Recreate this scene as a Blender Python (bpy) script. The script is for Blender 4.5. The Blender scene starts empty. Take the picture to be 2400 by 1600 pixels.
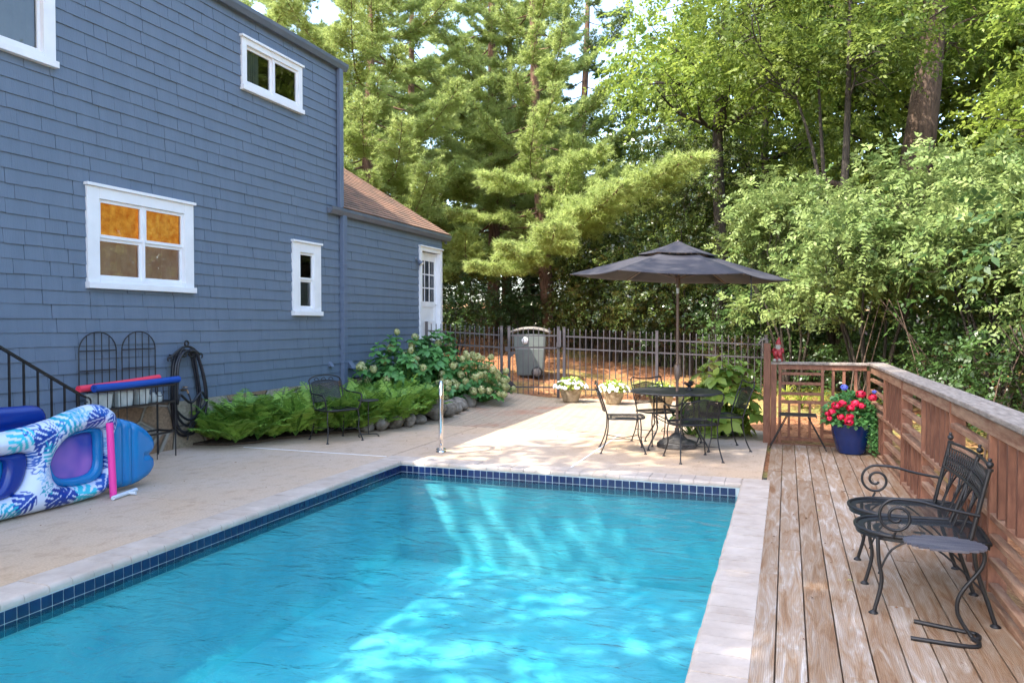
import bpy, math, random
import numpy as np
from math import sin, cos, pi, radians, sqrt, atan2
from mathutils import Vector, Matrix
S = bpy.context.scene
COL = S.collection
# ------------------------------------------------------------------ camera
cam = bpy.data.objects.new('camera', bpy.data.cameras.new('camera')); COL.objects.link(cam)
cam.location = (0, 0, 1.6)
cam.rotation_euler = (pi/2 - 0.02388, 0, 0.34408)
cam.data.sensor_width = 36; cam.data.lens = 27.0
cam.data.clip_start = .05; cam.data.clip_end = 2000
S.camera = cam
# ------------------------------------------------------------------ sky, sun, exposure
SUN_EL = radians(50); SUN_H = (-.62, -.785)
w = bpy.data.worlds.new('World'); S.world = w; w.use_nodes = True
nt = w.node_tree; sky = nt.nodes.new('ShaderNodeTexSky'); sky.sky_type = 'NISHITA'; sky.sun_disc = False
sky.sun_elevation = SUN_EL; sky.sun_rotation = atan2(SUN_H[0], SUN_H[1]); sky.air_density = 1.0; sky.dust_density = 2.5; sky.ozone_density = 1.0
bg = nt.nodes['Background']; bg.inputs[1].default_value = .15
nt.links.new(sky.outputs[0], bg.inputs[0])
sl = bpy.data.lights.new('sun', 'SUN'); sl.energy = 2.0; sl.angle = radians(.55); sl.color = (1, .93, .80)
so = bpy.data.objects.new('sun', sl); COL.objects.link(so)
sd = Vector((SUN_H[0]*cos(SUN_EL), SUN_H[1]*cos(SUN_EL), sin(SUN_EL)))
so.rotation_euler = sd.to_track_quat('Z', 'Y').to_euler(); so.location = (0, 0, 30)
S.view_settings.view_transform = 'Standard'; S.view_settings.look = 'None'; S.view_settings.gamma = 1
S.view_settings.exposure = 2.55
S.cycles.max_bounces = 8; S.cycles.diffuse_bounces = 4; S.cycles.glossy_bounces = 3; S.cycles.transmission_bounces = 6
S.cycles.transparent_max_bounces = 12; S.cycles.caustics_reflective = False; S.cycles.caustics_refractive = False
S.cycles.use_denoising = True
# ------------------------------------------------------------------ materials
def newmat(name):
    m = bpy.data.materials.new(name); m.use_nodes = True
    t = m.node_tree; t.nodes.clear(); o = t.nodes.new('ShaderNodeOutputMaterial')
    return m, t, o
def N(t, typ, **k):
    n = t.nodes.new('ShaderNode'+typ)
    for a, b in k.items():
        if a[0] == '_': setattr(n, a[1:], b)
        else:
            n.inputs[a if not a.isdigit() else int(a)].default_value = b
    return n
def coords(t, scale=(1,1,1), rot=(0,0,0), kind='Object'):
    tc = N(t, 'TexCoord'); mp = N(t, 'Mapping'); mp.inputs['Scale'].default_value = scale; mp.inputs['Rotation'].default_value = rot
    if kind == 'World':
        g = N(t, 'NewGeometry'); t.links.new(g.outputs['Position'], mp.inputs[0])
    else: t.links.new(tc.outputs[kind], mp.inputs[0])
    return mp
def ramp(t, src, stops):
    r = N(t, 'ValToRGB'); e = r.color_ramp.elements
    while len(e) < len(stops): e.new(.5)
    for i, (p, c) in enumerate(stops): e[i].position = p; e[i].color = tuple(c)+(1,) if len(c) == 3 else c
    t.links.new(src, r.inputs[0]); return r
def c4(c): return (c[0], c[1], c[2], 1)
def mat(name, c, rough=.6, metal=0, c2=None, ns=6, bump=0, bs=None, spec=.5, stretch=(1,1,1), coat=0):
    m, t, o = newmat(name)
    p = N(t, 'BsdfPrincipled'); p.inputs['Roughness'].default_value = rough; p.inputs['Metallic'].default_value = metal
    p.inputs['Specular IOR Level'].default_value = spec; p.inputs['Coat Weight'].default_value = coat
    p.inputs['Base Color'].default_value = c4(c)
    t.links.new(p.outputs[0], o.inputs[0])
    mp = coords(t, stretch)
    if c2 is not None:
        n = N(t, 'TexNoise', Scale=ns, Detail=6.0, Roughness=.6); t.links.new(mp.outputs[0], n.inputs[0])
        r = ramp(t, n.outputs[0], [(.33, c), (.67, c2)]); t.links.new(r.outputs[0], p.inputs['Base Color'])
    if bump:
        n = N(t, 'TexNoise', Scale=bs or ns*4, Detail=5.0); t.links.new(mp.outputs[0], n.inputs[0])
        b = N(t, 'Bump', Strength=1.0, Distance=bump); t.links.new(n.outputs[0], b.inputs['Height']); t.links.new(b.outputs[0], p.inputs['Normal'])
    return m
def leafmat(name, a, b, trans=.35, rough=.45, spec=.4, ns=.9):
    m, t, o = newmat(name)
    at = N(t, 'Attribute'); at.attribute_name = 'tint'
    g = N(t, 'NewGeometry')
    n = N(t, 'TexNoise', Scale=ns, Detail=3.0); t.links.new(g.outputs['Position'], n.inputs[0])
    ad = N(t, 'Math', _operation='ADD'); t.links.new(at.outputs['Fac'], ad.inputs[0]); t.links.new(n.outputs[0], ad.inputs[1])
    r = ramp(t, ad.outputs[0], [(.0, a), (1.0, b)])
    ml = N(t, 'Math', _operation='MULTIPLY_ADD'); t.links.new(ad.outputs[0], ml.inputs[0]); ml.inputs[1].default_value = .9; ml.inputs[2].default_value = -.4
    t.links.new(ml.outputs[0], r.inputs[0])
    p = N(t, 'BsdfPrincipled', Roughness=rough); p.inputs['Specular IOR Level'].default_value = spec
    tr = N(t, 'BsdfTranslucent'); mx = N(t, 'MixShader'); mx.inputs[0].default_value = trans
    gm = N(t, 'Gamma'); gm.inputs[1].default_value = .85
    t.links.new(r.outputs[0], p.inputs['Base Color']); t.links.new(r.outputs[0], gm.inputs[0]); t.links.new(gm.outputs[0], tr.inputs[0])
    t.links.new(p.outputs[0], mx.inputs[1]); t.links.new(tr.outputs[0], mx.inputs[2]); t.links.new(mx.outputs[0], o.inputs[0])
    return m
def meshmetal(name, c, sc, alpha):
    m, t, o = newmat(name)
    p = N(t, 'BsdfPrincipled', Roughness=.5); p.inputs['Base Color'].default_value = c4(c)
    mp = coords(t, (sc, sc, sc), (0, 0, radians(45)))
    vs = []
    sp = N(t, 'SeparateXYZ'); t.links.new(mp.outputs[0], sp.inputs[0])
    tot = None
    for ax in (0, 1, 2):
        w_ = N(t, 'Math', _operation='FRACT'); t.links.new(sp.outputs[ax], w_.inputs[0])
        l = N(t, 'Math', _operation='LESS_THAN'); t.links.new(w_.outputs[0], l.inputs[0]); l.inputs[1].default_value = alpha
        if tot is None: tot = l
        else:
            q = N(t, 'Math', _operation='MAXIMUM'); t.links.new(tot.outputs[0], q.inputs[0]); t.links.new(l.outputs[0], q.inputs[1]); tot = q
    tr = N(t, 'BsdfTransparent'); mx = N(t, 'MixShader'); t.links.new(tot.outputs[0], mx.inputs[0])
    t.links.new(tr.outputs[0], mx.inputs[1]); t.links.new(p.outputs[0], mx.inputs[2]); t.links.new(mx.outputs[0], o.inputs[0])
    return m
M = {}
M['siding'] = mat('blue_shingle_paint', (.120,.160,.220), .6, c2=(.138,.180,.245), ns=3, bump=.003, bs=30, stretch=(1,2.5,.35))
M['trimblue'] = mat('blue_trim_paint', (.118,.155,.23), .45, c2=(.135,.175,.25), ns=2)
M['backing'] = mat('dark_backing', (.02,.025,.035), .9)
M['white'] = mat('white_paint', (.78,.78,.80), .4, c2=(.86,.86,.88), ns=3)
M['gutter'] = mat('gutter_paint', (.10,.125,.17), .4, c2=(.14,.16,.20), ns=3)
M['roof'] = mat('asphalt_shingle', (.13,.085,.06), .9, c2=(.30,.16,.10), ns=3, bump=.01, bs=40)
M['black'] = mat('black_iron', (.006,.006,.008), .45, c2=(.018,.017,.018), ns=9, bump=.001, bs=60)
M['blackf'] = mat('black_fence_paint', (.035,.031,.038), .35, c2=(.06,.052,.062), ns=6)
M['meshb'] = meshmetal('black_metal_mesh', (.009,.009,.011), 85, .40)
M['table'] = mat('charcoal_table_top', (.04,.04,.043), .5, c2=(.022,.022,.025), ns=30, bump=.002, bs=150)
M['fabric'] = mat('charcoal_canopy_fabric', (.028,.026,.034), .85, c2=(.038,.036,.045), ns=5, bump=.004, bs=8)
M['pole'] = mat('bronze_pole', (.15,.10,.075), .4, c2=(.19,.13,.10), ns=5)
M['base'] = mat('weathered_black_plastic', (.025,.024,.026), .6, c2=(.10,.095,.09), ns=14, bump=.003)
M['rail'] = mat('red_brown_timber', (.15,.055,.030), .7, c2=(.26,.115,.065), ns=5, bump=.003, bs=25, stretch=(5,5,1.2))
M['capw'] = mat('grey_weathered_timber', (.17,.135,.115), .85, c2=(.35,.295,.25), ns=7, bump=.004, bs=20, stretch=(5,1,5))
M['pick'] = mat('shaded_red_brown_timber', (.095,.034,.019), .75, c2=(.19,.08,.045), ns=6, bump=.003, bs=25, stretch=(5,5,1.2))  # railing timber darkened in colour to imitate the shaded sides of the pickets
M['railh'] = mat('red_brown_timber_worn', (.19,.078,.042), .75, c2=(.38,.23,.145), ns=5, bump=.003, bs=25, stretch=(5,.8,5))
M['chrome'] = mat('polished_steel', (.75,.76,.78), .08, 1)
M['stone'] = mat('rubble_stone', (.20,.14,.085), .9, c2=(.38,.32,.25), ns=4, bump=.03, bs=7)
M['rock'] = mat('garden_rock', (.10,.085,.06), .9, c2=(.27,.245,.21), ns=9, bump=.04, bs=14)
M['soil'] = mat('dark_soil', (.06,.038,.022), 1, c2=(.12,.08,.05), ns=20, bump=.03)
M['bark'] = mat('brown_bark', (.055,.036,.026), .95, c2=(.16,.105,.075), ns=5, bump=.05, bs=12, stretch=(3,3,.6))
M['pinebark'] = mat('reddish_pine_bark', (.075,.04,.026), .95, c2=(.22,.12,.08), ns=5, bump=.06, bs=10, stretch=(3,3,.6))
M['darkbark'] = mat('dark_bark', (.022,.017,.013), .95, c2=(.05,.04,.03), ns=6, bump=.04, bs=12, stretch=(3,3,.6))
M['coping'] = mat('pale_coping_brick', (.42,.335,.275), .8, c2=(.55,.465,.40), ns=5, bump=.004, bs=30)
M['grout'] = mat('pale_grout', (.55,.62,.62), .8)
M['shell'] = mat('blue_pool_plaster', (.19,.67,.76), .7, c2=(.54,.86,.88), ns=1.5)  # pale mottling in the plaster imitates milky cloud reflections on the water
M['tint'] = mat('glazed_navy_tile', (.004,.012,.055), .15, c2=(.007,.022,.085), ns=9, spec=.45)
M['potb'] = mat('cobalt_glaze', (.002,.016,.10), .22, c2=(.004,.028,.15), ns=4, spec=.6, coat=.3)
M['pots'] = mat('carved_stone_pot', (.22,.16,.09), .9, c2=(.42,.33,.22), ns=9, bump=.02, bs=20)
M['whitefl'] = mat('white_petal', (.85,.85,.82), .6)
M['redfl'] = mat('red_petal', (.72,.006,.03), .5, c2=(.80,.02,.10), ns=10)
M['bluefl'] = mat('blue_petal', (.10,.14,.60), .6)
M['hydfl'] = mat('green_cream_floret', (.28,.34,.09), .7, c2=(.58,.55,.30), ns=14)
M['pinkf'] = mat('pink_foam', (.85,.05,.34), .55, bump=.001, bs=120)
M['coralf'] = mat('coral_foam', (.90,.05,.10), .55, bump=.001, bs=120)
M['bluef'] = mat('blue_foam', (.002,.065,.36), .6, bump=.001, bs=120)
M['pvc'] = mat('white_plastic', (.62,.68,.74), .35)
M['vinyl'] = mat('blue_vinyl', (.004,.16,.42), .22, c2=(.006,.20,.48), ns=2, spec=.6)
M['vinyld'] = mat('deep_blue_vinyl', (.003,.03,.24), .25, spec=.6)
M['hose'] = mat('black_rubber_hose', (.012,.012,.018), .4, spec=.6)
M['binb'] = mat('grey_green_plastic', (.10,.12,.115), .55, c2=(.14,.16,.15), ns=4)
M['binl'] = mat('faded_plastic_lid', (.26,.23,.21), .8, c2=(.12,.11,.10), ns=9)
M['rubber'] = mat('black_rubber', (.015,.015,.015), .8)
M['gnomer'] = mat('faded_red_glaze', (.38,.03,.035), .5, c2=(.25,.02,.025), ns=20)
M['gnomew'] = mat('dirty_white_glaze', (.45,.42,.36), .7, c2=(.20,.19,.16), ns=25)
M['skin'] = mat('painted_skin', (.42,.26,.20), .6)
M['brass'] = mat('brass', (.5,.30,.16), .35, .9)
M['clear'] = mat('pale_clutter_plastic', (.62,.64,.60), .35, c2=(.40,.44,.42), ns=9)
M['slate'] = mat('weathered_slat_top', (.035,.038,.06), .5, c2=(.12,.11,.12), ns=4, bump=.003, bs=30, stretch=(1,6,1))
M['interior'] = mat('dim_interior', (.05,.045,.04), .9)
M['lens'] = mat('lamp_lens', (.75,.68,.55), .3)
M['curtain'] = mat('orange_reflection_glow', (.62,.17,.015), .9, c2=(.95,.42,.06), ns=12)  # no curtain: colour of the sheet imitating the orange reflection in the panes
M['pane_glowb'] = mat('tan_reflection_glow', (.50,.27,.17), .9, c2=(.70,.45,.33), ns=3)
for k_, e_ in (('curtain', .10), ('pane_glowb', .035)):   # faint glow painted on the sheets to imitate the orange reflection in the panes
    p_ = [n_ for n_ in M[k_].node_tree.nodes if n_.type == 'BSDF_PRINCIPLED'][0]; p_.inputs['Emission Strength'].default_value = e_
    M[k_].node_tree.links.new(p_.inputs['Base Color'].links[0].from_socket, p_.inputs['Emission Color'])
M['blind'] = mat('grey_blind', (.16,.19,.19), .8, c2=(.24,.27,.27), ns=2)
M['white2'] = mat('joint_sealant', (.80,.80,.82), .6)
# glass
m, t, o = newmat('window_glass')
gl = N(t, 'BsdfGlossy', Roughness=.01); tr = N(t, 'BsdfTransparent'); tr.inputs[0].default_value = (.8,.85,.85,1)
fr = N(t, 'Fresnel', IOR=1.85); mx = N(t, 'MixShader')
t.links.new(fr.outputs[0], mx.inputs[0]); t.links.new(tr.outputs[0], mx.inputs[1]); t.links.new(gl.outputs[0], mx.inputs[2]); t.links.new(mx.outputs[0], o.inputs[0]); M['glass'] = m
# see-through violet vinyl
m, t, o = newmat('violet_clear_vinyl')
p = N(t, 'BsdfPrincipled', Roughness=.2); tr = N(t, 'BsdfTransparent'); tr.inputs[0].default_value = (.75,.6,.95,1)
mp = coords(t, (1,1,1)); n = N(t, 'TexNoise', Scale=2.2, Detail=2.0); t.links.new(mp.outputs[0], n.inputs[0])
r = ramp(t, n.outputs[0], [(.4, (.06,.10,.48)), (.6, (.42,.20,.62))]); t.links.new(r.outputs[0], p.inputs['Base Color'])
mx = N(t, 'MixShader'); mx.inputs[0].default_value = .8
t.links.new(tr.outputs[0], mx.inputs[1]); t.links.new(p.outputs[0], mx.inputs[2]); t.links.new(mx.outputs[0], o.inputs[0]); M['violet'] = m
# printed vinyl: colours carried by the mesh
m, t, o = newmat('leaf_print_vinyl')
p = N(t, 'BsdfPrincipled', Roughness=.28); at = N(t, 'Attribute'); at.attribute_name = 'print'
t.links.new(at.outputs['Color'], p.inputs['Base Color'])
t.links.new(p.outputs[0], o.inputs[0]); M['print'] = m
# concrete
m, t, o = newmat('tan_concrete')
p = N(t, 'BsdfPrincipled', Roughness=.85); mp = coords(t, kind='World')
n1 = N(t, 'TexNoise', Scale=.55, Detail=4.0); n2 = N(t, 'TexNoise', Scale=60.0, Detail=3.0); n3 = N(t, 'TexNoise', Scale=5.0, Detail=8.0, Roughness=.7)
mp2 = coords(t, (1.6,1.0,1), kind='World')
for n in (n1, n2): t.links.new(mp.outputs[0], n.inputs[0])
t.links.new(mp2.outputs[0], n3.inputs[0])
r1 = ramp(t, n1.outputs[0], [(.35, (.53,.42,.33)), (.65, (.56,.39,.25))])
r3 = ramp(t, n3.outputs[0], [(.34, (.78,.74,.70)), (.5, (1,1,1))])
r2 = ramp(t, n2.outputs[0], [(.3, (.86,.86,.86)), (.7, (1.08,1.08,1.08))])
x1 = N(t, 'MixRGB', _blend_type='MULTIPLY'); x1.inputs[0].default_value = .8; x2 = N(t, 'MixRGB', _blend_type='MULTIPLY'); x2.inputs[0].default_value = 1
t.links.new(r1.outputs[0], x1.inputs[1]); t.links.new(r3.outputs[0], x1.inputs[2]); t.links.new(x1.outputs[0], x2.inputs[1]); t.links.new(r2.outputs[0], x2.inputs[2])
t.links.new(x2.outputs[0], p.inputs['Base Color'])
b = N(t, 'Bump', Strength=.6, Distance=.003); t.links.new(n2.outputs[0], b.inputs['Height']); t.links.new(b.outputs[0], p.inputs['Normal'])
t.links.new(p.outputs[0], o.inputs[0]); M['concrete'] = m
# brick patio
m, t, o = newmat('worn_brick_paving')
p = N(t, 'BsdfPrincipled', Roughness=.9); mp = coords(t, rot=(0,0,radians(38)), kind='World')
n0 = N(t, 'TexNoise', Scale=2.0, Detail=2.0); t.links.new(mp.outputs[0], n0.inputs[0])
sc = N(t, 'VectorMath', _operation='SCALE'); sc.inputs['Scale'].default_value = .04; t.links.new(n0.outputs['Color'], sc.inputs[0])
av = N(t, 'VectorMath', _operation='ADD'); t.links.new(mp.outputs[0], av.inputs[0]); t.links.new(sc.outputs[0], av.inputs[1])
bt = N(t, 'TexBrick', Scale=1.0); bt.inputs['Brick Width'].default_value = .21; bt.inputs['Row Height'].default_value = .105; bt.inputs['Mortar Size'].default_value = .007
bt.inputs['Mortar Smooth'].default_value = .3
bt.inputs['Color1'].default_value = (.44,.31,.22,1); bt.inputs['Color2'].default_value = (.32,.26,.19,1); bt.inputs['Mortar'].default_value = (.15,.15,.07,1)
t.links.new(av.outputs[0], bt.inputs[0])
n = N(t, 'TexNoise', Scale=.9, Detail=7.0, Roughness=.65); t.links.new(mp.outputs[0], n.inputs[0])
r = ramp(t, n.outputs[0], [(.36, (.45,.18,.11)), (.46, (.43,.33,.25)), (.60, (.46,.38,.28)), (.70, (.22,.22,.09))])
x1 = N(t, 'MixRGB', _blend_type='MIX'); x1.inputs[0].default_value = .6; t.links.new(bt.outputs[0], x1.inputs[1]); t.links.new(r.outputs[0], x1.inputs[2])
x1.inputs[0].default_value = .55; mm_ = N(t, 'MixRGB'); mf_ = N(t, 'Math', _operation='MULTIPLY'); mf_.inputs[1].default_value = .62; t.links.new(bt.outputs[1], mf_.inputs[0]); t.links.new(mf_.outputs[0], mm_.inputs[0]); t.links.new(x1.outputs[0], mm_.inputs[1]); mm_.inputs[2].default_value = (.10,.09,.05,1)
t.links.new(mm_.outputs[0], p.inputs['Base Color']); b = N(t, 'Bump', Strength=.8, Distance=.01); t.links.new(bt.outputs[1], b.inputs['Height']); b.invert = True
t.links.new(b.outputs[0], p.inputs['Normal']); t.links.new(p.outputs[0], o.inputs[0]); M['brick'] = m
# deck boards
m, t, o = newmat('worn_deck_boards')
p = N(t, 'BsdfPrincipled', Roughness=.8)
g = N(t, 'NewGeometry'); at = N(t, 'Attribute'); at.attribute_name = 'tint'
mp = N(t, 'Mapping'); mp.inputs['Scale'].default_value = (11, 1.5, 1)
cb = N(t, 'CombineXYZ'); ml = N(t, 'Math', _operation='MULTIPLY'); ml.inputs[1].default_value = 37.0; t.links.new(at.outputs['Fac'], ml.inputs[0]); t.links.new(ml.outputs[0], cb.inputs[1]); t.links.new(ml.outputs[0], cb.inputs[0])
va = N(t, 'VectorMath', _operation='ADD'); t.links.new(g.outputs['Position'], va.inputs[0]); t.links.new(cb.outputs[0], va.inputs[1]); t.links.new(va.outputs[0], mp.inputs[0])
n1 = N(t, 'TexNoise', Scale=1.5, Detail=5.0, Roughness=.6, Distortion=1.2); t.links.new(mp.outputs[0], n1.inputs[0])
wv = N(t, 'TexWave', Scale=3.0, Distortion=9.0, Detail=3.0); wv.inputs['Detail Scale'].default_value = .8; t.links.new(mp.outputs[0], wv.inputs[0])
r1 = ramp(t, n1.outputs[0], [(.30, (.25,.135,.065)), (.42, (.34,.23,.145)), (.55, (.39,.31,.24)), (.70, (.53,.48,.43))])
r2 = ramp(t, wv.outputs[0], [(.0, (.70,.62,.55)), (.5, (1,1,1))])
x1 = N(t, 'MixRGB', _blend_type='MULTIPLY'); x1.inputs[0].default_value = .5; t.links.new(r1.outputs[0], x1.inputs[1]); t.links.new(r2.outputs[0], x1.inputs[2])
r3 = ramp(t, at.outputs['Fac'], [(0, (.82,.72,.62)), (.5, (.98,.92,.88)), (1, (1.1,1.08,1.08))]); x2 = N(t, 'MixRGB', _blend_type='MULTIPLY'); x2.inputs[0].default_value = 1
t.links.new(x1.outputs[0], x2.inputs[1]); t.links.new(r3.outputs[0], x2.inputs[2]); t.links.new(x2.outputs[0], p.inputs['Base Color'])
b = N(t, 'Bump', Strength=.5, Distance=.004); t.links.new(wv.outputs[0], b.inputs['Height']); t.links.new(b.outputs[0], p.inputs['Normal'])
t.links.new(p.outputs[0], o.inputs[0]); M['deck'] = m
# ground: mulch and thin lawn
m, t, o = newmat('mulch_and_lawn')
p = N(t, 'BsdfPrincipled', Roughness=1.0); mp = coords(t, kind='World')
n1 = N(t, 'TexNoise', Scale=.45, Detail=5.0); n2 = N(t, 'TexNoise', Scale=22.0, Detail=6.0, Roughness=.75)
for n in (n1, n2): t.links.new(mp.outputs[0], n.inputs[0])
r1 = ramp(t, n2.outputs[0], [(.3, (.12,.045,.02)), (.5, (.33,.14,.06)), (.7, (.52,.28,.14))])
r2 = ramp(t, n2.outputs[0], [(.3, (.09,.10,.02)), (.6, (.33,.30,.09)), (.75, (.45,.36,.16))])
r3 = ramp(t, n1.outputs[0], [(.48, (0,0,0)), (.60, (1,1,1))])
x1 = N(t, 'MixRGB'); t.links.new(r3.outputs[0], x1.inputs[0]); t.links.new(r1.outputs[0], x1.inputs[1]); t.links.new(r2.outputs[0], x1.inputs[2])
t.links.new(x1.outputs[0], p.inputs['Base Color']); b = N(t, 'Bump', Strength=1.0, Distance=.03); t.links.new(n2.outputs[0], b.inputs['Height']); t.links.new(b.outputs[0], p.inputs['Normal'])
t.links.new(p.outputs[0], o.inputs[0]); M['ground'] = m
# stone foundation (rubble cells)
m, t, o = newmat('rubble_foundation')
p = N(t, 'BsdfPrincipled', Roughness=.9); mp = coords(t, (1,2.6,3.4), kind='World')
v = N(t, 'TexVoronoi', Scale=1.0); v2 = N(t, 'TexVoronoi', Scale=1.0, _feature='DISTANCE_TO_EDGE'); n = N(t, 'TexNoise', Scale=9.0, Detail=6.0)
for q in (v, v2, n): t.links.new(mp.outputs[0], q.inputs[0])
sp = N(t, 'SeparateColor'); t.links.new(v.outputs['Color'], sp.inputs[0])
r1 = ramp(t, sp.outputs[0], [(0, (.20,.10,.055)), (.35, (.30,.21,.13)), (.7, (.38,.33,.24)), (1, (.24,.22,.20))])
r2 = ramp(t, n.outputs[0], [(.3, (.65,.65,.65)), (.7, (1.15,1.15,1.15))])
r4 = ramp(t, v2.outputs['Distance'], [(.02, (0,0,0)), (.07, (1,1,1))])
x1 = N(t, 'MixRGB', _blend_type='MULTIPLY'); x1.inputs[0].default_value = 1; t.links.new(r1.outputs[0], x1.inputs[1]); t.links.new(r2.outputs[0], x1.inputs[2])
x2 = N(t, 'MixRGB'); t.links.new(r4.outputs[0], x2.inputs[0]); x2.inputs[1].default_value = (.30,.27,.22,1); t.links.new(x1.outputs[0], x2.inputs[2]); t.links.new(x2.outputs[0], p.inputs['Base Color'])
b = N(t, 'Bump', Strength=1.0, Distance=.03); t.links.new(r4.outputs[0], b.inputs['Height']); t.links.new(b.outputs[0], p.inputs['Normal'])
t.links.new(p.outputs[0], o.inputs[0]); M['found'] = m
# water
m, t, o = newmat('pool_water')
mp = coords(t, (1.0,1.6,1), rot=(0,0,radians(20)), kind='World')
n1 = N(t, 'TexNoise', Scale=3.0, Detail=4.0, Roughness=.55, Distortion=.8); n2 = N(t, 'TexNoise', Scale=11.0, Detail=3.0)
for n in (n1, n2): t.links.new(mp.outputs[0], n.inputs[0])
ad = N(t, 'Math', _operation='MULTIPLY_ADD'); t.links.new(n2.outputs[0], ad.inputs[0]); ad.inputs[1].default_value = .22; t.links.new(n1.outputs[0], ad.inputs[2])
b = N(t, 'Bump', Strength=1.0, Distance=.032); t.links.new(ad.outputs[0], b.inputs['Height'])
gl = N(t, 'BsdfGlossy', Roughness=.03); rf = N(t, 'BsdfRefraction', Roughness=.0, IOR=1.33); tr = N(t, 'BsdfTransparent'); fr = N(t, 'Fresnel', IOR=1.33)
tr.inputs[0].default_value = (.58,.95,.985,1); rf.inputs[0].default_value = (.10,.80,.95,1)
for q in (gl, rf, fr): t.links.new(b.outputs[0], q.inputs['Normal'])
ma = N(t, 'MixShader'); ma.inputs[0].default_value = .78; t.links.new(rf.outputs[0], ma.inputs[1]); t.links.new(tr.outputs[0], ma.inputs[2])
mb_ = N(t, 'MixShader'); t.links.new(fr.outputs[0], mb_.inputs[0]); t.links.new(ma.outputs[0], mb_.inputs[1]); t.links.new(gl.outputs[0], mb_.inputs[2])
t.links.new(mb_.outputs[0], o.inputs[0]); M['water'] = m
# leaves
M['fern'] = leafmat('fern_leaf', (.075,.20,.028), (.40,.60,.10), .3, ns=4)
M['hydl'] = leafmat('hydrangea_leaf', (.06,.19,.055), (.16,.38,.10), .25, .4, ns=3)
M['hydy'] = leafmat('yellow_green_leaf', (.13,.28,.05), (.48,.55,.10), .3, .4, ns=2.2)
M['pine'] = leafmat('pine_needle', (.22,.30,.075), (.52,.60,.20), .45, .5, ns=.7)
M['pined'] = leafmat('dark_pine_needle', (.08,.13,.04), (.22,.30,.10), .3, .5, ns=.7)
M['dec'] = leafmat('broad_leaf', (.035,.08,.012), (.21,.265,.04), .45, .5, ns=.8)
M['decy'] = leafmat('yellow_broad_leaf', (.08,.155,.018), (.30,.37,.05), .5, .5, ns=.9)
M['vib'] = leafmat('pale_shrub_leaf', (.06,.12,.028), (.27,.335,.105), .32, .5, .3, ns=.8)
M['holly'] = leafmat('glossy_holly_leaf', (.025,.06,.012), (.16,.20,.05), .12, .22, .9, ns=1.3)
M['shrubd'] = leafmat('dark_shrub_leaf', (.02,.05,.012), (.075,.14,.035), .25, .35, .6, ns=1.2)
M['straw'] = leafmat('pine_straw', (.14,.05,.02), (.55,.30,.15), 0, .9, .2, ns=2)
M['grassl'] = leafmat('strap_leaf', (.16,.24,.03), (.45,.46,.09), .4, .5, ns=3)
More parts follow.
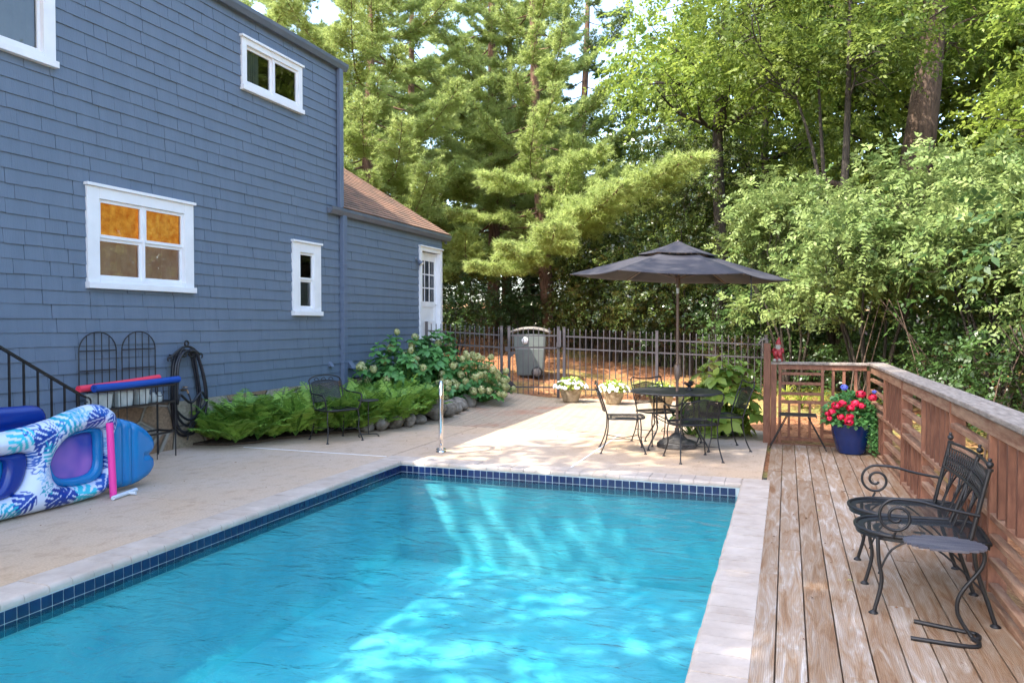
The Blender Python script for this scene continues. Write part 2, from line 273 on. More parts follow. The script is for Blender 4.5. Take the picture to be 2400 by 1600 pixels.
# ------------------------------------------------------------------ mesh helpers
def props(o, label=None, cat=None, group=None, kind=None):
    if label: o['label'] = label
    if cat: o['category'] = cat
    if group: o['group'] = group
    if kind: o['kind'] = kind
    return o
def thing(name, label, cat, loc=(0,0,0), rz=0, group=None):
    o = bpy.data.objects.new(name, None); COL.objects.link(o); o.location = loc; o.rotation_euler = (0,0,rz); o.empty_display_size = .1
    return props(o, label, cat, group)
def rootloc(p):
    while p.parent: p = p.parent
    return Vector(p.location)
class MB:
    def __init__(s): s.v = []; s.f = []; s.sm = []
    def add(s, vs, fs, smooth=False):
        b = len(s.v); s.v += [tuple(v) for v in vs]; s.f += [tuple(i+b for i in f) for f in fs]; s.sm += [smooth]*len(fs)
        return s
    def box(s, x0, x1, y0, y1, z0, z1):
        v = [(x,y,z) for z in (z0,z1) for y in (y0,y1) for x in (x0,x1)]
        return s.add(v, [(0,2,3,1),(4,5,7,6),(0,1,5,4),(2,6,7,3),(0,4,6,2),(1,3,7,5)])
    def bar(s, a, b, wx, wz, up=(0,0,1)):
        a = Vector(a); b = Vector(b); d = (b-a).normalized(); u = Vector(up); r = d.cross(u)
        if r.length < 1e-5: r = d.cross(Vector((0,1,0)))
        r.normalize(); u = r.cross(d).normalized()
        v = [p + r*sx*wx/2 + u*sz*wz/2 for p in (a,b) for sz in (-1,1) for sx in (-1,1)]
        return s.add(v, [(0,1,3,2),(4,6,7,5),(0,4,5,1),(2,3,7,6),(0,2,6,4),(1,5,7,3)])
    def tube(s, pts, r, n=6, closed=False, cap=True):
        P = [Vector(p) for p in pts]; m_ = len(P); R = r if isinstance(r, (list,tuple)) else [r]*m_
        rings = []; u = None
        for i in range(m_):
            if closed: d = P[(i+1)%m_]-P[i-1]
            else: d = P[min(i+1,m_-1)]-P[max(i-1,0)]
            d.normalize()
            if u is None:
                u = d.cross(Vector((0,0,1)))
                if u.length < .05: u = d.cross(Vector((1,0,0)))
            u = (u - d*u.dot(d)).normalized(); w_ = d.cross(u)
            rings.append([P[i] + (u*cos(2*pi*k/n) + w_*sin(2*pi*k/n))*R[i] for k in range(n)])
        v = [q for rg in rings for q in rg]; f = []
        for i in range(m_ if closed else m_-1):
            j = (i+1) % m_
            for k in range(n): f.append((i*n+k, i*n+(k+1)%n, j*n+(k+1)%n, j*n+k))
        s.add(v, f, True)
        if cap and not closed:
            s.add(rings[0], [tuple(range(n))[::-1]]); s.add(rings[-1], [tuple(range(n))])
        return s
    def lathe(s, prof, n=24, c=(0,0,0), sx=1, sy=1, rot=0, mod=None, smooth=True):
        v = []
        for (r, z) in prof:
            for k in range(n):
                a = 2*pi*k/n+rot; q = mod(a, z) if mod else 1
                v.append((c[0]+r*q*cos(a)*sx, c[1]+r*q*sin(a)*sy, c[2]+z))
        f = [(i*n+k, i*n+(k+1)%n, (i+1)*n+(k+1)%n, (i+1)*n+k) for i in range(len(prof)-1) for k in range(n)]
        s.add(v, f, smooth); s.add(v[:n], [tuple(range(n))[::-1]]); s.add(v[-n:], [tuple(range(n))]); return s
    def ball(s, c, r, n=10, m_=7, sc=(1,1,1)):
        return s.lathe([(max(1e-4, r*sin(pi*i/m_)), -r*sc[2]*cos(pi*i/m_)) for i in range(m_+1)], n, c, sc[0], sc[1])
    def prism(s, poly, z0, z1):
        n = len(poly); v = [(x,y,z0) for x,y in poly]+[(x,y,z1) for x,y in poly]
        return s.add(v, [tuple(range(n))[::-1], tuple(range(n,2*n))]+[(i,(i+1)%n,(i+1)%n+n,i+n) for i in range(n)])
    def build(s, name, mt, parent=None, world=False, bevel=0, tint=None):
        v = np.array(s.v, dtype=np.float64)
        me = bpy.data.meshes.new(name); loc = (0,0,0)
        if parent is None:
            lo = v.min(0); hi = v.max(0); loc = ((lo[0]+hi[0])/2, (lo[1]+hi[1])/2, lo[2])
        elif world: loc0 = rootloc(parent); v = v - np.array(loc0)
        if parent is None: v = v - np.array(loc)
        me.from_pydata(v.tolist(), [], s.f); me.update()
        me.polygons.foreach_set('use_smooth', s.sm)
        me.materials.append(M[mt] if isinstance(mt, str) else mt)
        if tint is not None:
            a = me.attributes.new('tint', 'FLOAT', 'FACE'); a.data.foreach_set('value', tint)
        o = bpy.data.objects.new(name, me); COL.objects.link(o)
        if parent is None: o.location = loc
        else: o.parent = parent
        if bevel:
            b = o.modifiers.new('bevel', 'BEVEL'); b.width = bevel; b.segments = 2; b.limit_method = 'ANGLE'
        return o
def copy_tree(o, parent=None):
    c = o.copy(); COL.objects.link(c)
    if parent: c.parent = parent
    for ch in list(o.children): copy_tree(ch, c)
    return c
def arc(c, r, a0, a1, n, pl='xz', k=0):
    out = []
    for i in range(n+1):
        a = a0+(a1-a0)*i/n; u = c[0]+r*cos(a); v = c[1]+r*sin(a)
        out.append({'xz': (u,k,v), 'yz': (k,u,v), 'xy': (u,v,k)}[pl])
    return out
def smoothpts(P, n=6):
    P = [Vector(p) for p in P]; out = []
    for i in range(len(P)-1):
        p0 = P[max(i-1,0)]; p1 = P[i]; p2 = P[i+1]; p3 = P[min(i+2,len(P)-1)]
        for k in range(n):
            t_ = k/n; out.append(.5*((2*p1)+(p2-p0)*t_+(2*p0-5*p1+4*p2-p3)*t_*t_+(3*p1-p0-3*p2+p3)*t_**3))
    out.append(P[-1]); return out
def npmesh(name, V, k, mt, parent=None, tint=None, smooth=False, loc=None):
    """V: (n*k,3) verts, one k-gon per consecutive k verts"""
    V = np.asarray(V, dtype=np.float32); n = len(V)//k
    me = bpy.data.meshes.new(name); me.vertices.add(len(V)); me.vertices.foreach_set('co', V.ravel())
    me.loops.add(n*k); me.loops.foreach_set('vertex_index', np.arange(n*k, dtype=np.int32))
    me.polygons.add(n); me.polygons.foreach_set('loop_start', np.arange(0, n*k, k, dtype=np.int32))
    if smooth: me.polygons.foreach_set('use_smooth', np.ones(n, dtype=bool))
    if tint is not None:
        a = me.attributes.new('tint', 'FLOAT', 'FACE'); a.data.foreach_set('value', np.asarray(tint, dtype=np.float32))
    me.update(calc_edges=True); me.materials.append(M[mt])
    o = bpy.data.objects.new(name, me); COL.objects.link(o)
    if parent: o.parent = parent
    if loc is not None: o.location = loc
    return o
def nrm(a): return a/np.maximum(np.linalg.norm(a, axis=-1, keepdims=True), 1e-9)
DIA = [(0,0),(.42,.5),(1,0),(.42,-.5)]
OVAL = [(0,0),(.28,.42),(.62,.46),(1,0),(.62,-.46),(.28,-.42)]
def leaves(P, D, Nn, L, W, shape=DIA, fold=.18):
    D = nrm(D); Sd = nrm(np.cross(D, Nn)); U = np.cross(Sd, D)
    L = np.broadcast_to(np.asarray(L), (len(P),))[:,None]; W = np.broadcast_to(np.asarray(W), (len(P),))[:,None]
    vs = [P + D*L*t_ + Sd*W*w_ + U*W*(abs(w_)*2*fold - (t_**2)*.25) for t_, w_ in shape]
    return np.stack(vs, 1).reshape(-1, 3)
def sprays(rng, P, A, Nn, Ls, pairs, L, W, droop=.15):
    """leafy twigs: returns leaf verts and tint"""
    A = nrm(A); Sd = nrm(np.cross(A, Nn)); U = np.cross(Sd, A); out = []; ti = []
    base = rng.uniform(0, 1, len(P))
    for i in range(pairs):
        t_ = (i+.6)/pairs
        for sgn in (-1, 1):
            p = P + A*(Ls*t_)[:,None] - np.array([0,0,1])*(droop*(Ls*t_**2))[:,None]
            d = A*.55 + Sd*sgn*.8 + U*rng.uniform(-.35,.25,(len(P),1)) + rng.normal(0,.15,(len(P),3))
            nn = U + rng.normal(0,.35,(len(P),3))
            l = L*rng.uniform(.7,1.2,len(P))*(1-.35*t_**3)
            out.append(leaves(p, d, nn, l, l*W/L)); ti.append(base*.6+rng.uniform(0,.4,len(P)))
    return np.concatenate(out), np.concatenate(ti)
def crown(rng, clumps, dens, Ls, pairs, L, W, droop=.3, up=.45, shell=.55):
    Ps = []; As = []; Ns = []
    for (c, r) in clumps:
        r = np.array(r); n = max(4, int(dens*(r[0]*r[1]*r[2])**(2/3)))
        d = nrm(rng.normal(0,1,(n,3))); d[:,2] = np.where(d[:,2] < -.35, -d[:,2]*.6, d[:,2]); d = nrm(d)
        q = rng.uniform(shell,1,(n,1))**.7 * (1+.18*rng.normal(0,1,(n,1)))
        Ps.append(np.array(c)+d*r*q)
        As.append(d*.8+rng.normal(0,.5,(n,3))+np.array([0,0,-droop])); Ns.append(np.array([0,0,up])+d*.6+rng.normal(0,.3,(n,3)))
    P = np.concatenate(Ps); A = np.concatenate(As); Nn = np.concatenate(Ns)
    return sprays(rng, P, A, Nn, Ls*rng.uniform(.6,1.2,len(P)), pairs, L, W)
def limb(mb, a, b, r0, r1, rng, wob=.08, seg=6, n=6):
    a = np.array(a, float); b = np.array(b, float); L_ = np.linalg.norm(b-a); pts = []; rs = []
    off = rng.normal(0, wob*L_, (2,3)); off[:,2] *= .4
    for i in range(seg+1):
        t_ = i/seg; pts.append(a+(b-a)*t_+off[0]*sin(pi*t_)*.8+off[1]*sin(2*pi*t_)*.35); rs.append(r0+(r1-r0)*t_)
    mb.tube([tuple(p) for p in pts], rs, n); return pts
# ------------------------------------------------------------------ ground
def sstep(a, b, x): t_ = np.clip((x-a)/(b-a), 0, 1); return t_*t_*(3-2*t_)
def zg(x, y):
    x = np.asarray(x, float); y = np.asarray(y, float)
    wr_ = sstep(-1.6, .2, x); s_ = np.maximum(y-15.9, 0)*(1-wr_)+np.maximum(.55*(y-11.0)+.25*np.maximum(x-1,0), 0)*wr_
    z = np.where(s_ < 3, .07*s_, .21+.115*(s_-3)); z = np.minimum(z, 1.55+.03*s_)
    z = z + .15*sstep(-4.6, -6.0, x)*sstep(12, 15.4, y)
    z = z + .03*np.sin(x*1.7+y)*sstep(1, 4, s_)
    z = z - .45*sstep(1.2, 1.9, x)*(1-sstep(8, 12, y)) - .05*sstep(.2,.6,s_)*0
    return z-.03
xs = np.concatenate([np.linspace(-160,-20,15), np.arange(-18,-8,1.), np.arange(-8,8.01,.5), np.arange(9,20,1.), np.linspace(22,160,14)])
ys = np.concatenate([np.linspace(-160,-12,14), np.arange(-10,8,1.), np.arange(8,26,.5), np.arange(26,45,2.), np.linspace(48,400,14)])
X, Y = np.meshgrid(xs, ys); Z = zg(X, Y); g_ = MB(); nx = len(xs)
g_.v = list(zip(X.ravel().tolist(), Y.ravel().tolist(), Z.ravel().tolist()))
for j in range(len(ys)-1):
    for i in range(nx-1):
        cx = (xs[i]+xs[i+1])/2; cy = (ys[j]+ys[j+1])/2
        if -5.2 < cx < 1.0 and -1.6 < cy < 8.6: continue
        g_.f.append((j*nx+i, j*nx+i+1, (j+1)*nx+i+1, (j+1)*nx+i)); g_.sm.append(True)
o = g_.build('ground', 'ground'); props(o, kind='structure')
# paved sheets round the pool
PX0, PX1, PY0, PY1 = -4.22, -.42, -1.2, 7.95       # water edge of the pool
CW = .27
G1 = lambda x,y: float(zg(x,y))
def sheet(name, rects, mt, z=0., th=.1):
    b = MB()
    for (x0,x1,y0,y1) in rects: b.box(x0,x1,y0,y1,z-th,z)
    o = b.build(name, mt); props(o, kind='structure'); return o
xa = PX0-CW-.003; ya = PY1+CW+.003
sl_ = [(-8.6,xa,-3,5.468),(-8.6,xa,5.478,8.13),(-8.6,-4.50,8.148,10.93),(-4.488,-2.262,ya,10.93),(-2.238,-.235,ya,10.93)]
sheet('concrete_patio', sl_, 'concrete')
b = MB(); gx = np.linspace(-8.6,-.235,34); 
def ye(x): return float(np.interp(x, [-8.6,-5.69,-4.5,-.48,0], [14.5,15.48,15.80,16.15,16.2]))
V = [(x, 10.936+(ye(x)-10.936)*j/16) for j in range(17) for x in gx]
b.v = [(x,y,-.004+.15*float(sstep(-4.6,-6.0,x)*sstep(12,15.4,y))+(.0025 if y > 11 else 0)) for x,y in V]
b.f = [(j*34+i,j*34+i+1,(j+1)*34+i+1,(j+1)*34+i) for j in range(16) for i in range(33)]; b.sm = [True]*len(b.f)
o = b.build('brick_patio', 'brick'); props(o, kind='structure')
b = MB(); b.bar((-4.52,8.139,-.004),(-6.6,8.139,-.004),.018,.014); b.bar((-2.25,ya,-.004),(-2.25,10.9,-.004),.024,.014)
o = b.build('patio_joint', 'white2'); props(o, kind='structure')
# pool
b = MB(); x0,x1,y0,y1 = PX0-.02,PX1+.02,PY0-.02,PY1+.02; zb=-1.15
b.add([(x0,y0,-.05),(x1,y0,-.05),(x1,y1,-.05),(x0,y1,-.05),(x0,y0,zb),(x1,y0,zb),(x1,y1,zb),(x0,y1,zb)],
      [(0,1,5,4),(1,2,6,5),(2,3,7,6),(3,0,4,7),(4,5,6,7)])
o = b.build('pool_shell', 'shell'); props(o, kind='structure')
rng = random.Random(3)
b = MB(); gb = MB(); TW = .0765; WZ = -.137
for row in range(2):
    zt = -.052-row*TW; zb_ = zt-TW+.006
    n = int((PX1-PX0)/TW)
    for i in range(n):
        xx = PX0+i*TW; b.box(xx+.004, xx+TW-.003, PY1-.004-rng.uniform(0,.001), PY1+.01, zb_, zt)
    n = int((PY1-PY0)/TW)
    for i in range(n):
        yy = PY1-(i+1)*TW
        b.box(PX0-.01, PX0+.004+rng.uniform(0,.001), yy+.004, yy+TW-.003, zb_, zt); b.box(PX1-.004, PX1+.01, yy+.004, yy+TW-.003, zb_, zt)
tl = b.build('waterline_tile', 'tint'); props(tl, kind='structure')
gb.box(PX0-.015,PX1+.015,PY1+.0005,PY1+.015,-.215,-.04); gb.box(PX0-.015,PX0-.0005,PY0,PY1-.0005,-.215,-.04); gb.box(PX1+.0005,PX1+.015,PY0,PY1-.0005,-.215,-.04)
props(gb.build('tile_grout', 'grout'), kind='structure')
# coping of bull-nosed bricks
def coping_run(b, a, d, nrm_, L_, step, seed):
    rg = random.Random(seed); a = Vector(a); d = Vector(d); q = Vector(nrm_); s_ = 0
    while s_ < L_-1e-3:
        e = min(s_+step*rg.uniform(.9,1.1), L_); dz = rg.uniform(-.002,.002); di = rg.uniform(-.003,.003)
        prof = [(CW,-.06),(CW,-.004),(CW-.004,0)]+[(-.005+di+.028*(1-sin(t_)),-.028+.028*cos(t_)) for t_ in (0,.4,.8,1.2,1.57)]+[(-.033*0-.005+di,-.045),(.006,-.052)]
        v = []
        for t_ in (s_+.002, e-.002):
            for (u, z) in prof: v.append(a+d*t_+q*u+Vector((0,0,z+dz+.003)))
        n = len(prof); f = [(i,i+1,n+i+1,n+i) for i in range(n-1)]+[tuple(range(n))[::-1],tuple(range(n,2*n))]
        b.add(v, f); s_ = e
b = MB()
coping_run(b, (PX0,PY0,0), (0,1,0), (-1,0,0), PY1-PY0+CW, .15, 1)
coping_run(b, (PX0+.001,PY1,0), (1,0,0), (0,1,0), PX1-PX0-.002, .15, 2)
coping_run(b, (PX1,PY1+CW,0), (0,-1,0), (1,0,0), PY1-PY0+CW, .11, 3)
b.box(PX0-CW+.01,PX0-.01,PY0,PY1+CW-.01,-.08,-.008); b.box(PX0-.009,PX1+.009,PY1+.01,PY1+CW-.01,-.08,-.008); b.box(PX1+.01,PX1+CW-.01,PY0,PY1+CW-.01,-.08,-.008)
props(b.build('pool_coping', 'coping'), kind='structure')
b = MB(); b.add([(PX0-.001,PY0,WZ),(PX1+.001,PY0,WZ),(PX1+.001,PY1+.001,WZ),(PX0-.001,PY1+.001,WZ)], [(0,1,2,3)])
props(b.build('pool_water', 'water'), kind='structure')
# deck
b = MB(); ti = []; rg = random.Random(8); bx_ = -.188; DK = [-.188,-.042,.102,.249,.396,.541,.687,.833,.980,1.126]
for i in range(9):
    yy = 10.72; k = 0
    while yy > -2.5:
        ln = rg.uniform(2.2,4.2) if k else rg.uniform(1.6,3.2); y2 = max(-2.6, yy-ln)
        b.box(DK[i]+.004, DK[i+1]-.004, y2+.002, yy-.002, -.04, .001+rg.uniform(-.001,.002)); ti += [rg.random()]*6; yy = y2; k += 1
b.box(-.17,1.2,-2.5,10.68,-.32,-.05); ti += [0]*6
o = b.build('wood_deck', 'deck', tint=ti); props(o, kind='structure')
b = MB(); b.box(-.185,1.1,10.725,10.765,-.25,.012); b.box(1.13,1.17,-2.5,10.72,-.35,-.003); o = b.build('deck_edge', 'rail'); props(o, kind='structure')
# planting bed soil
BED = [(-8,8.0),(-7.29,8.03),(-6.90,8.15),(-6.66,8.42),(-6.58,8.88),(-6.40,9.16),(-6.05,9.68),(-5.75,10.19),(-5.6,10.52),(-5.52,10.99),(-5.55,11.77),(-5.69,13.11),(-5.75,14.2),(-5.95,14.9),(-8,14.4)]
b = MB(); b.prism(BED, .004, .03); b.prism([(-7.9,12.6),(-6.2,12.6),(-6.1,14.95),(-7.9,14.4)], .05, .16); o = b.build('garden_bed', 'soil'); props(o, kind='structure')
# ------------------------------------------------------------------ house
XW = -7.35
house = thing('house', 'blue shingled two storey house with white window trim and a lower wing', 'house', (XW, 8, 0))
OPEN = [(4.62,6.10,4.29,5.75),(6.44,8.08,1.99,3.16),(9.04,10.5,4.92,5.69),(10.20,10.99,1.72,2.91),(14.64,15.74,1.15,3.24)]
def cut(rects, holes):
    for (a,b_,c,d) in holes:
        out = []
        for (y0,y1,z0,z1) in rects:
            if a >= y1 or b_ <= y0 or c >= z1 or d <= z0: out.append((y0,y1,z0,z1)); continue
            if y0 < a: out.append((y0,a,z0,z1))
            if y1 > b_: out.append((b_,y1,z0,z1))
            ya_, yb_ = max(y0,a), min(y1,b_)
            if z0 < c: out.append((ya_,yb_,z0,c))
            if z1 > d: out.append((ya_,yb_,d,z1))
        rects = out
    return rects
shr = [(a+.04,b_-.04,c+.04,d-.04) for a,b_,c,d in OPEN]
def shingles(y0, y1, z0, z1, seed, name, course=.150, wide=False):
    b = MB(); rg = random.Random(seed); k = 0; z = z0
    while z < z1-.02:
        zt = min(z+course, z1); y = y0-rg.uniform(0,.2)
        while y < y1:
            wd = rg.uniform(.5,1.6) if wide else (rg.uniform(.16,.36) if rg.random() < .8 else rg.uniform(.36,.6))
            e = min(y+wd, y1); gap = rg.choice([.002,.003,.004,.006]); s_ = max(y, y0)
            if e-s_ > .01:
                zj = rg.uniform(-.003,.003); tj = rg.uniform(-.003,.003)
                for (a,c,d,f_) in cut([(s_, e-gap, z+zj if z > z0 else z, zt+.004)], shr):
                    xb = XW+.020+tj-(d-z)*.08; xt = XW+.020+tj-(f_-z)*.08
                    b.add([(XW,a,d),(XW,c,d),(xb,a,d),(xb,c,d),(xt,a,f_),(xt,c,f_)], [(0,1,3,2),(2,3,5,4),(0,2,4),(1,5,3)])
            y = e
        z = zt; k += 1
    return b.build(name, 'siding', house, True)
shingles(-2.0, 11.56, .60, 6.0, 5, 'wall'); shingles(11.56, 15.80, .62, 3.5, 6, 'wall', .150, True)
bk = MB()
for (a,c,d,f_) in cut([(-2.0,11.56,.55,6.05),(11.56,15.78,.55,3.55)], [(q[0]+.06,q[1]-.06,q[2]+.06,q[3]-.06) for q in OPEN]): bk.box(XW-.06,XW-.001,a,c,d,f_)
bk.build('wall_core', 'backing', house, True)
sw = MB(); sw.box(-13,-12.9,1,15.78,.5,3.5); sw.box(-13,XW-.061,15.72,15.78,.5,3.5); sw.box(-13,XW-.061,11.5,11.56,.5,6.05); sw.box(-13,XW-.061,-2,-1.94,.5,6.05)
sw.add([(XW,15.783,3.5),(-13,15.783,3.5),(-10.2,15.783,5.4)], [(0,1,2)]); sw.add([(XW,11.563,6.05),(-15,11.563,6.05),(-11,11.563,8.2)], [(0,2,1)])
for k in range(17): sw.box(XW-.05, XW+.012-.0, 15.785, 15.80, .62+.17*k, .62+.17*k+.166)
sw.build('side_wall', 'siding', house, True)
f = MB(); f.box(XW-.3,XW+.03,-2,15.75,-.05,.598); f.build('foundation', 'found', house, True)
# roofs
def roof_slab(name, xe, ze, xr, zr, y0, y1, course=.14):
    b = MB(); n = int(sqrt((xr-xe)**2+(zr-ze)**2)/course); d = Vector((xr-xe,0,zr-ze))/n; nn = Vector((-(zr-ze),0,(xr-xe))).normalized()
    if nn.z < 0: nn = -nn
    for i in range(n):
        a = Vector((xe,0,ze))+d*i; c = a+d*1.02
        p = [a, a+nn*.022, c+nn*.010, c]
        v = [(q.x,y,q.z) for y in (y0,y1) for q in p]
        b.add(v, [(0,1,2,3)[::-1],(4,5,6,7),(1,5,6,2),(0,4,5,1)])
    b.bar((xe-.02,(y0+y1)/2,ze-.015),(xr,(y0+y1)/2,zr-.015),(y1-y0)-.02,.02, up=tuple(nn)); return b.build(name, 'roof', house, True)
roof_slab('roof', XW+.10, 3.59, -10.25, 5.42, 11.58, 16.08)
roof_slab('roof', XW+.02, 6.05, -11, 8.4, -2.2, 11.75); roof_slab('roof', -15, 6.0, -11, 8.4, -2.2, 11.75)
def gutter(x, z, y0, y1):
    b = MB(); prof = [(0,-.0),(0,-.11),(.07,-.12),(.11,-.05),(.115,0),(.10,.0),(.09,-.03),(.01,-.03)]
    v = [(x+p[0],y,z+p[1]) for y in (y0,y1) for p in prof]; n = len(prof)
    b.add(v, [(i,(i+1)%n,n+(i+1)%n,n+i) for i in range(n)]+[tuple(range(n)),tuple(range(n,2*n))[::-1]])
    y = y0+.3
    while y < y1: b.box(x+.005,x+.112,y,y+.02,z-.004,z+.006); y += .8
    b.build('gutter', 'gutter', house, True)
gutter(XW+.022, 6.08, -2.2, 11.72); gutter(XW+.022, 3.575, 11.20, 16.07)
b = MB(); b.box(XW-.02,XW+.020,-2.2,11.70,5.955,6.06); b.build('fascia_board', 'trimblue', house, True)
b = MB(); b.box(XW-.02,XW+.020,11.57,16.05,3.455,3.56); b.box(XW-.02,XW+.03,16.0,16.05,3.40,3.454); b.box(XW-.5,XW-.021,15.81,16.04,3.455,3.49); b.build('fascia_board', 'trimblue', house, True)
b = MB(); b.box(XW+.03,XW+.10,11.49,11.60,3.58,5.96); b.box(XW-.02,XW+.018,11.56,11.64,3.56,6.0); b.build('downspout', 'trimblue', house, True, bevel=.006)
b = MB(); b.box(XW+.02,XW+.10,11.58,11.70,.12,3.5); b.box(XW+.016,XW+.104,11.575,11.705,.9,.93); b.box(XW+.016,XW+.104,11.575,11.705,2.6,2.63); b.bar((XW+.06,11.64,.12),(XW+.25,11.66,.05),.09,.07); b.build('downspout', 'trimblue', house, True, bevel=.006)
def win(y0, y1, z0, z1, cas, units, kind, cur):
    """casing, then units of sash"""
    w_ = MB(); xo = XW+.045
    hc = .05
    w_.box(XW-.02,xo,y0+.012,y0+cas,z0+.07,z1-.03); w_.box(XW-.02,xo,y1-cas,y1-.012,z0+.07,z1-.03)
    w_.box(XW-.02,xo,y0+cas+.001,y1-cas-.001,z1-.03-cas*.75,z1-.03); w_.box(XW-.02,xo,y0+cas+.001,y1-cas-.001,z0+.07,z0+.07+.05)
    w_.box(XW-.02,xo+.035,y0,y1,z0,z0+.069); w_.box(XW-.02,xo+.03,y0-.01,y1+.01,z1-.029,z1+.005)
    fr_ = w_.build('window_frame', 'white', house, True, bevel=.003)
    iy0 = y0+cas+.002; iy1 = y1-cas-.002; iz0 = z0+.122; iz1 = z1-.032-cas*.75; uw = (iy1-iy0)/units
    sb = MB(); rects = []
    for u in range(units):
        a = iy0+uw*u+(.012 if u else 0); c = iy0+uw*(u+1)-(.012 if u < units-1 else 0)
        if kind == 'double':
            zm = (iz0+iz1)/2
            for (q0,q1,xx) in ((iz0,zm+.012,XW-.035),(zm+.0125,iz1,XW-.012)):
                st = .035
                sb.box(xx,xx+.03,a,a+st,q0,q1); sb.box(xx,xx+.03,c-st,c,q0,q1); sb.box(xx,xx+.03,a+st+.0005,c-st-.0005,q0,q0+st); sb.box(xx,xx+.03,a+st+.0005,c-st-.0005,q1-st,q1)
                rects.append((xx+.012,a+st-.004,c-st+.004,q0+st-.004,q1-st+.004))
        else:
            st = .04; xx = XW-.03+.02*u
            sb.box(xx,xx+.03,a,a+st,iz0,iz1); sb.box(xx,xx+.03,c-st,c,iz0,iz1); sb.box(xx,xx+.03,a+st+.0005,c-st-.0005,iz0,iz0+st); sb.box(xx,xx+.03,a+st+.0005,c-st-.0005,iz1-st,iz1)
            rects.append((xx+.012,a+st-.004,c-st+.004,iz0+st-.004,iz1-st+.004))
        if u < units-1: sb.box(XW-.045,XW+.03,c+.001,c+.023,iz0,iz1)
    sa = sb.build('window_sash', 'white', fr_, True)
    for (xx,a,c,q0,q1) in rects:
        p_ = MB(); p_.add([(xx,a,q0),(xx,c,q0),(xx,c,q1),(xx,a,q1)],[(0,1,2,3)]); p_.build('pane', 'glass', fr_, True)
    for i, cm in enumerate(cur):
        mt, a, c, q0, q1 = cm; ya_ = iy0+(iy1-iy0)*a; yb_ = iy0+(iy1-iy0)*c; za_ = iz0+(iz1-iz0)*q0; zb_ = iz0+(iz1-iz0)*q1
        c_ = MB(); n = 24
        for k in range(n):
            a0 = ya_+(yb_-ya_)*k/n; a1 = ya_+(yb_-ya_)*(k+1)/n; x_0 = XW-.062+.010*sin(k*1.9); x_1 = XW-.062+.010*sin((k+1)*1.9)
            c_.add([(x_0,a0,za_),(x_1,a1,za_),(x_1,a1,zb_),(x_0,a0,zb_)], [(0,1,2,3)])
        c_.build('curtain', mt, fr_, True)  # sheet behind the pane that carries the painted reflection glow
    r_ = MB(); r_.box(XW-1.2,XW-.07,y0-.2,y1+.2,z0-.2,z0-.15) ; r_.box(XW-1.2,XW-1.15,y0-.2,y1+.2,z0-.15,z1+.2); r_.box(XW-1.15,XW-.07,y0-.2,y1+.2,z1+.15,z1+.2); r_.box(XW-1.15,XW-.07,y0-.25,y0-.2,z0-.15,z1+.15); r_.box(XW-1.15,XW-.07,y1+.2,y1+.25,z0-.15,z1+.15)
    r_.build('window_room', 'interior', fr_, True)
win(4.62,6.10,4.29,5.75,.15,1,'double',[('blind',0,1,0,1)])
win(6.44,8.08,1.99,3.16,.17,2,'double',[('curtain',0,1,.5,1),('pane_glowb',0,1,0,.5)])  # orange and tan sheets imitate a reflection in the panes
win(9.04,10.5,4.92,5.69,.11,2,'slide',[('blind',0,.3,0,1)])
win(10.20,10.99,1.72,2.91,.20,1,'double',[('blind',0,1,0,.5)])
# door
dr = MB(); y0,y1,z0,z1 = 14.64,15.74,1.15,3.24; xo = XW+.05
dr.box(XW-.02,xo,y0,y0+.10,z0,z1-.1); dr.box(XW-.02,xo,y1-.10,y1,z0,z1-.1); dr.box(XW-.02,xo,y0,y1,z1-.099,z1-.02); dr.box(XW-.02,xo+.03,y0-.02,y1+.02,z1-.019,z1+.01)
dr.box(XW-.10,XW-.021,y0+.06,y0+.1,z0,z1-.1); dr.box(XW-.10,XW-.021,y1-.1,y1-.06,z0,z1-.1)
df = dr.build('door_frame', 'white', house, True, bevel=.003)
d = MB(); X1 = XW-.06; ya_,yb_ = y0+.102,y1-.102; d.box(X1-.04,X1-.012,ya_,yb_,z0,1.95)
for (a,c,q0,q1) in [(ya_,ya_+.1,z0,3.13),(yb_-.1,yb_,z0,3.13),(ya_+.101,yb_-.101,2.95,3.13),(ya_+.101,yb_-.101,1.95,2.07),(ya_+.101,yb_-.101,1.15,1.32),(ya_+.101,yb_-.101,1.60,1.66)]: d.box(X1-.012,X1,a,c,q0,q1)
for k in (1,2): yy = ya_+.1+(yb_-ya_-.2)*k/3; d.box(X1-.02,X1-.002,yy-.012,yy+.012,2.07,2.95); zz = 2.07+.88*k/3; d.box(X1-.02,X1-.0025,ya_+.1,yb_-.1,zz-.012,zz+.012)
dd = d.build('door', 'white', house, True); g_ = MB(); g_.add([(X1-.014,ya_+.1,2.07),(X1-.014,yb_-.1,2.07),(X1-.014,yb_-.1,2.95),(X1-.014,ya_+.1,2.95)],[(0,1,2,3)]); g_.build('pane', 'glass', dd, True)
g_ = MB(); g_.box(X1-.3,X1-.28,ya_-.05,yb_+.05,1.1,3.2); g_.build('door_backdrop', 'interior', dd, True)
h = MB(); h.tube([(X1,yb_-.05,2.0),(X1+.05,yb_-.05,2.0)],.012); h.tube([(X1+.05,yb_-.05,2.0),(X1+.05,yb_-.15,2.0)],.01); h.build('handle', 'chrome', dd, True)
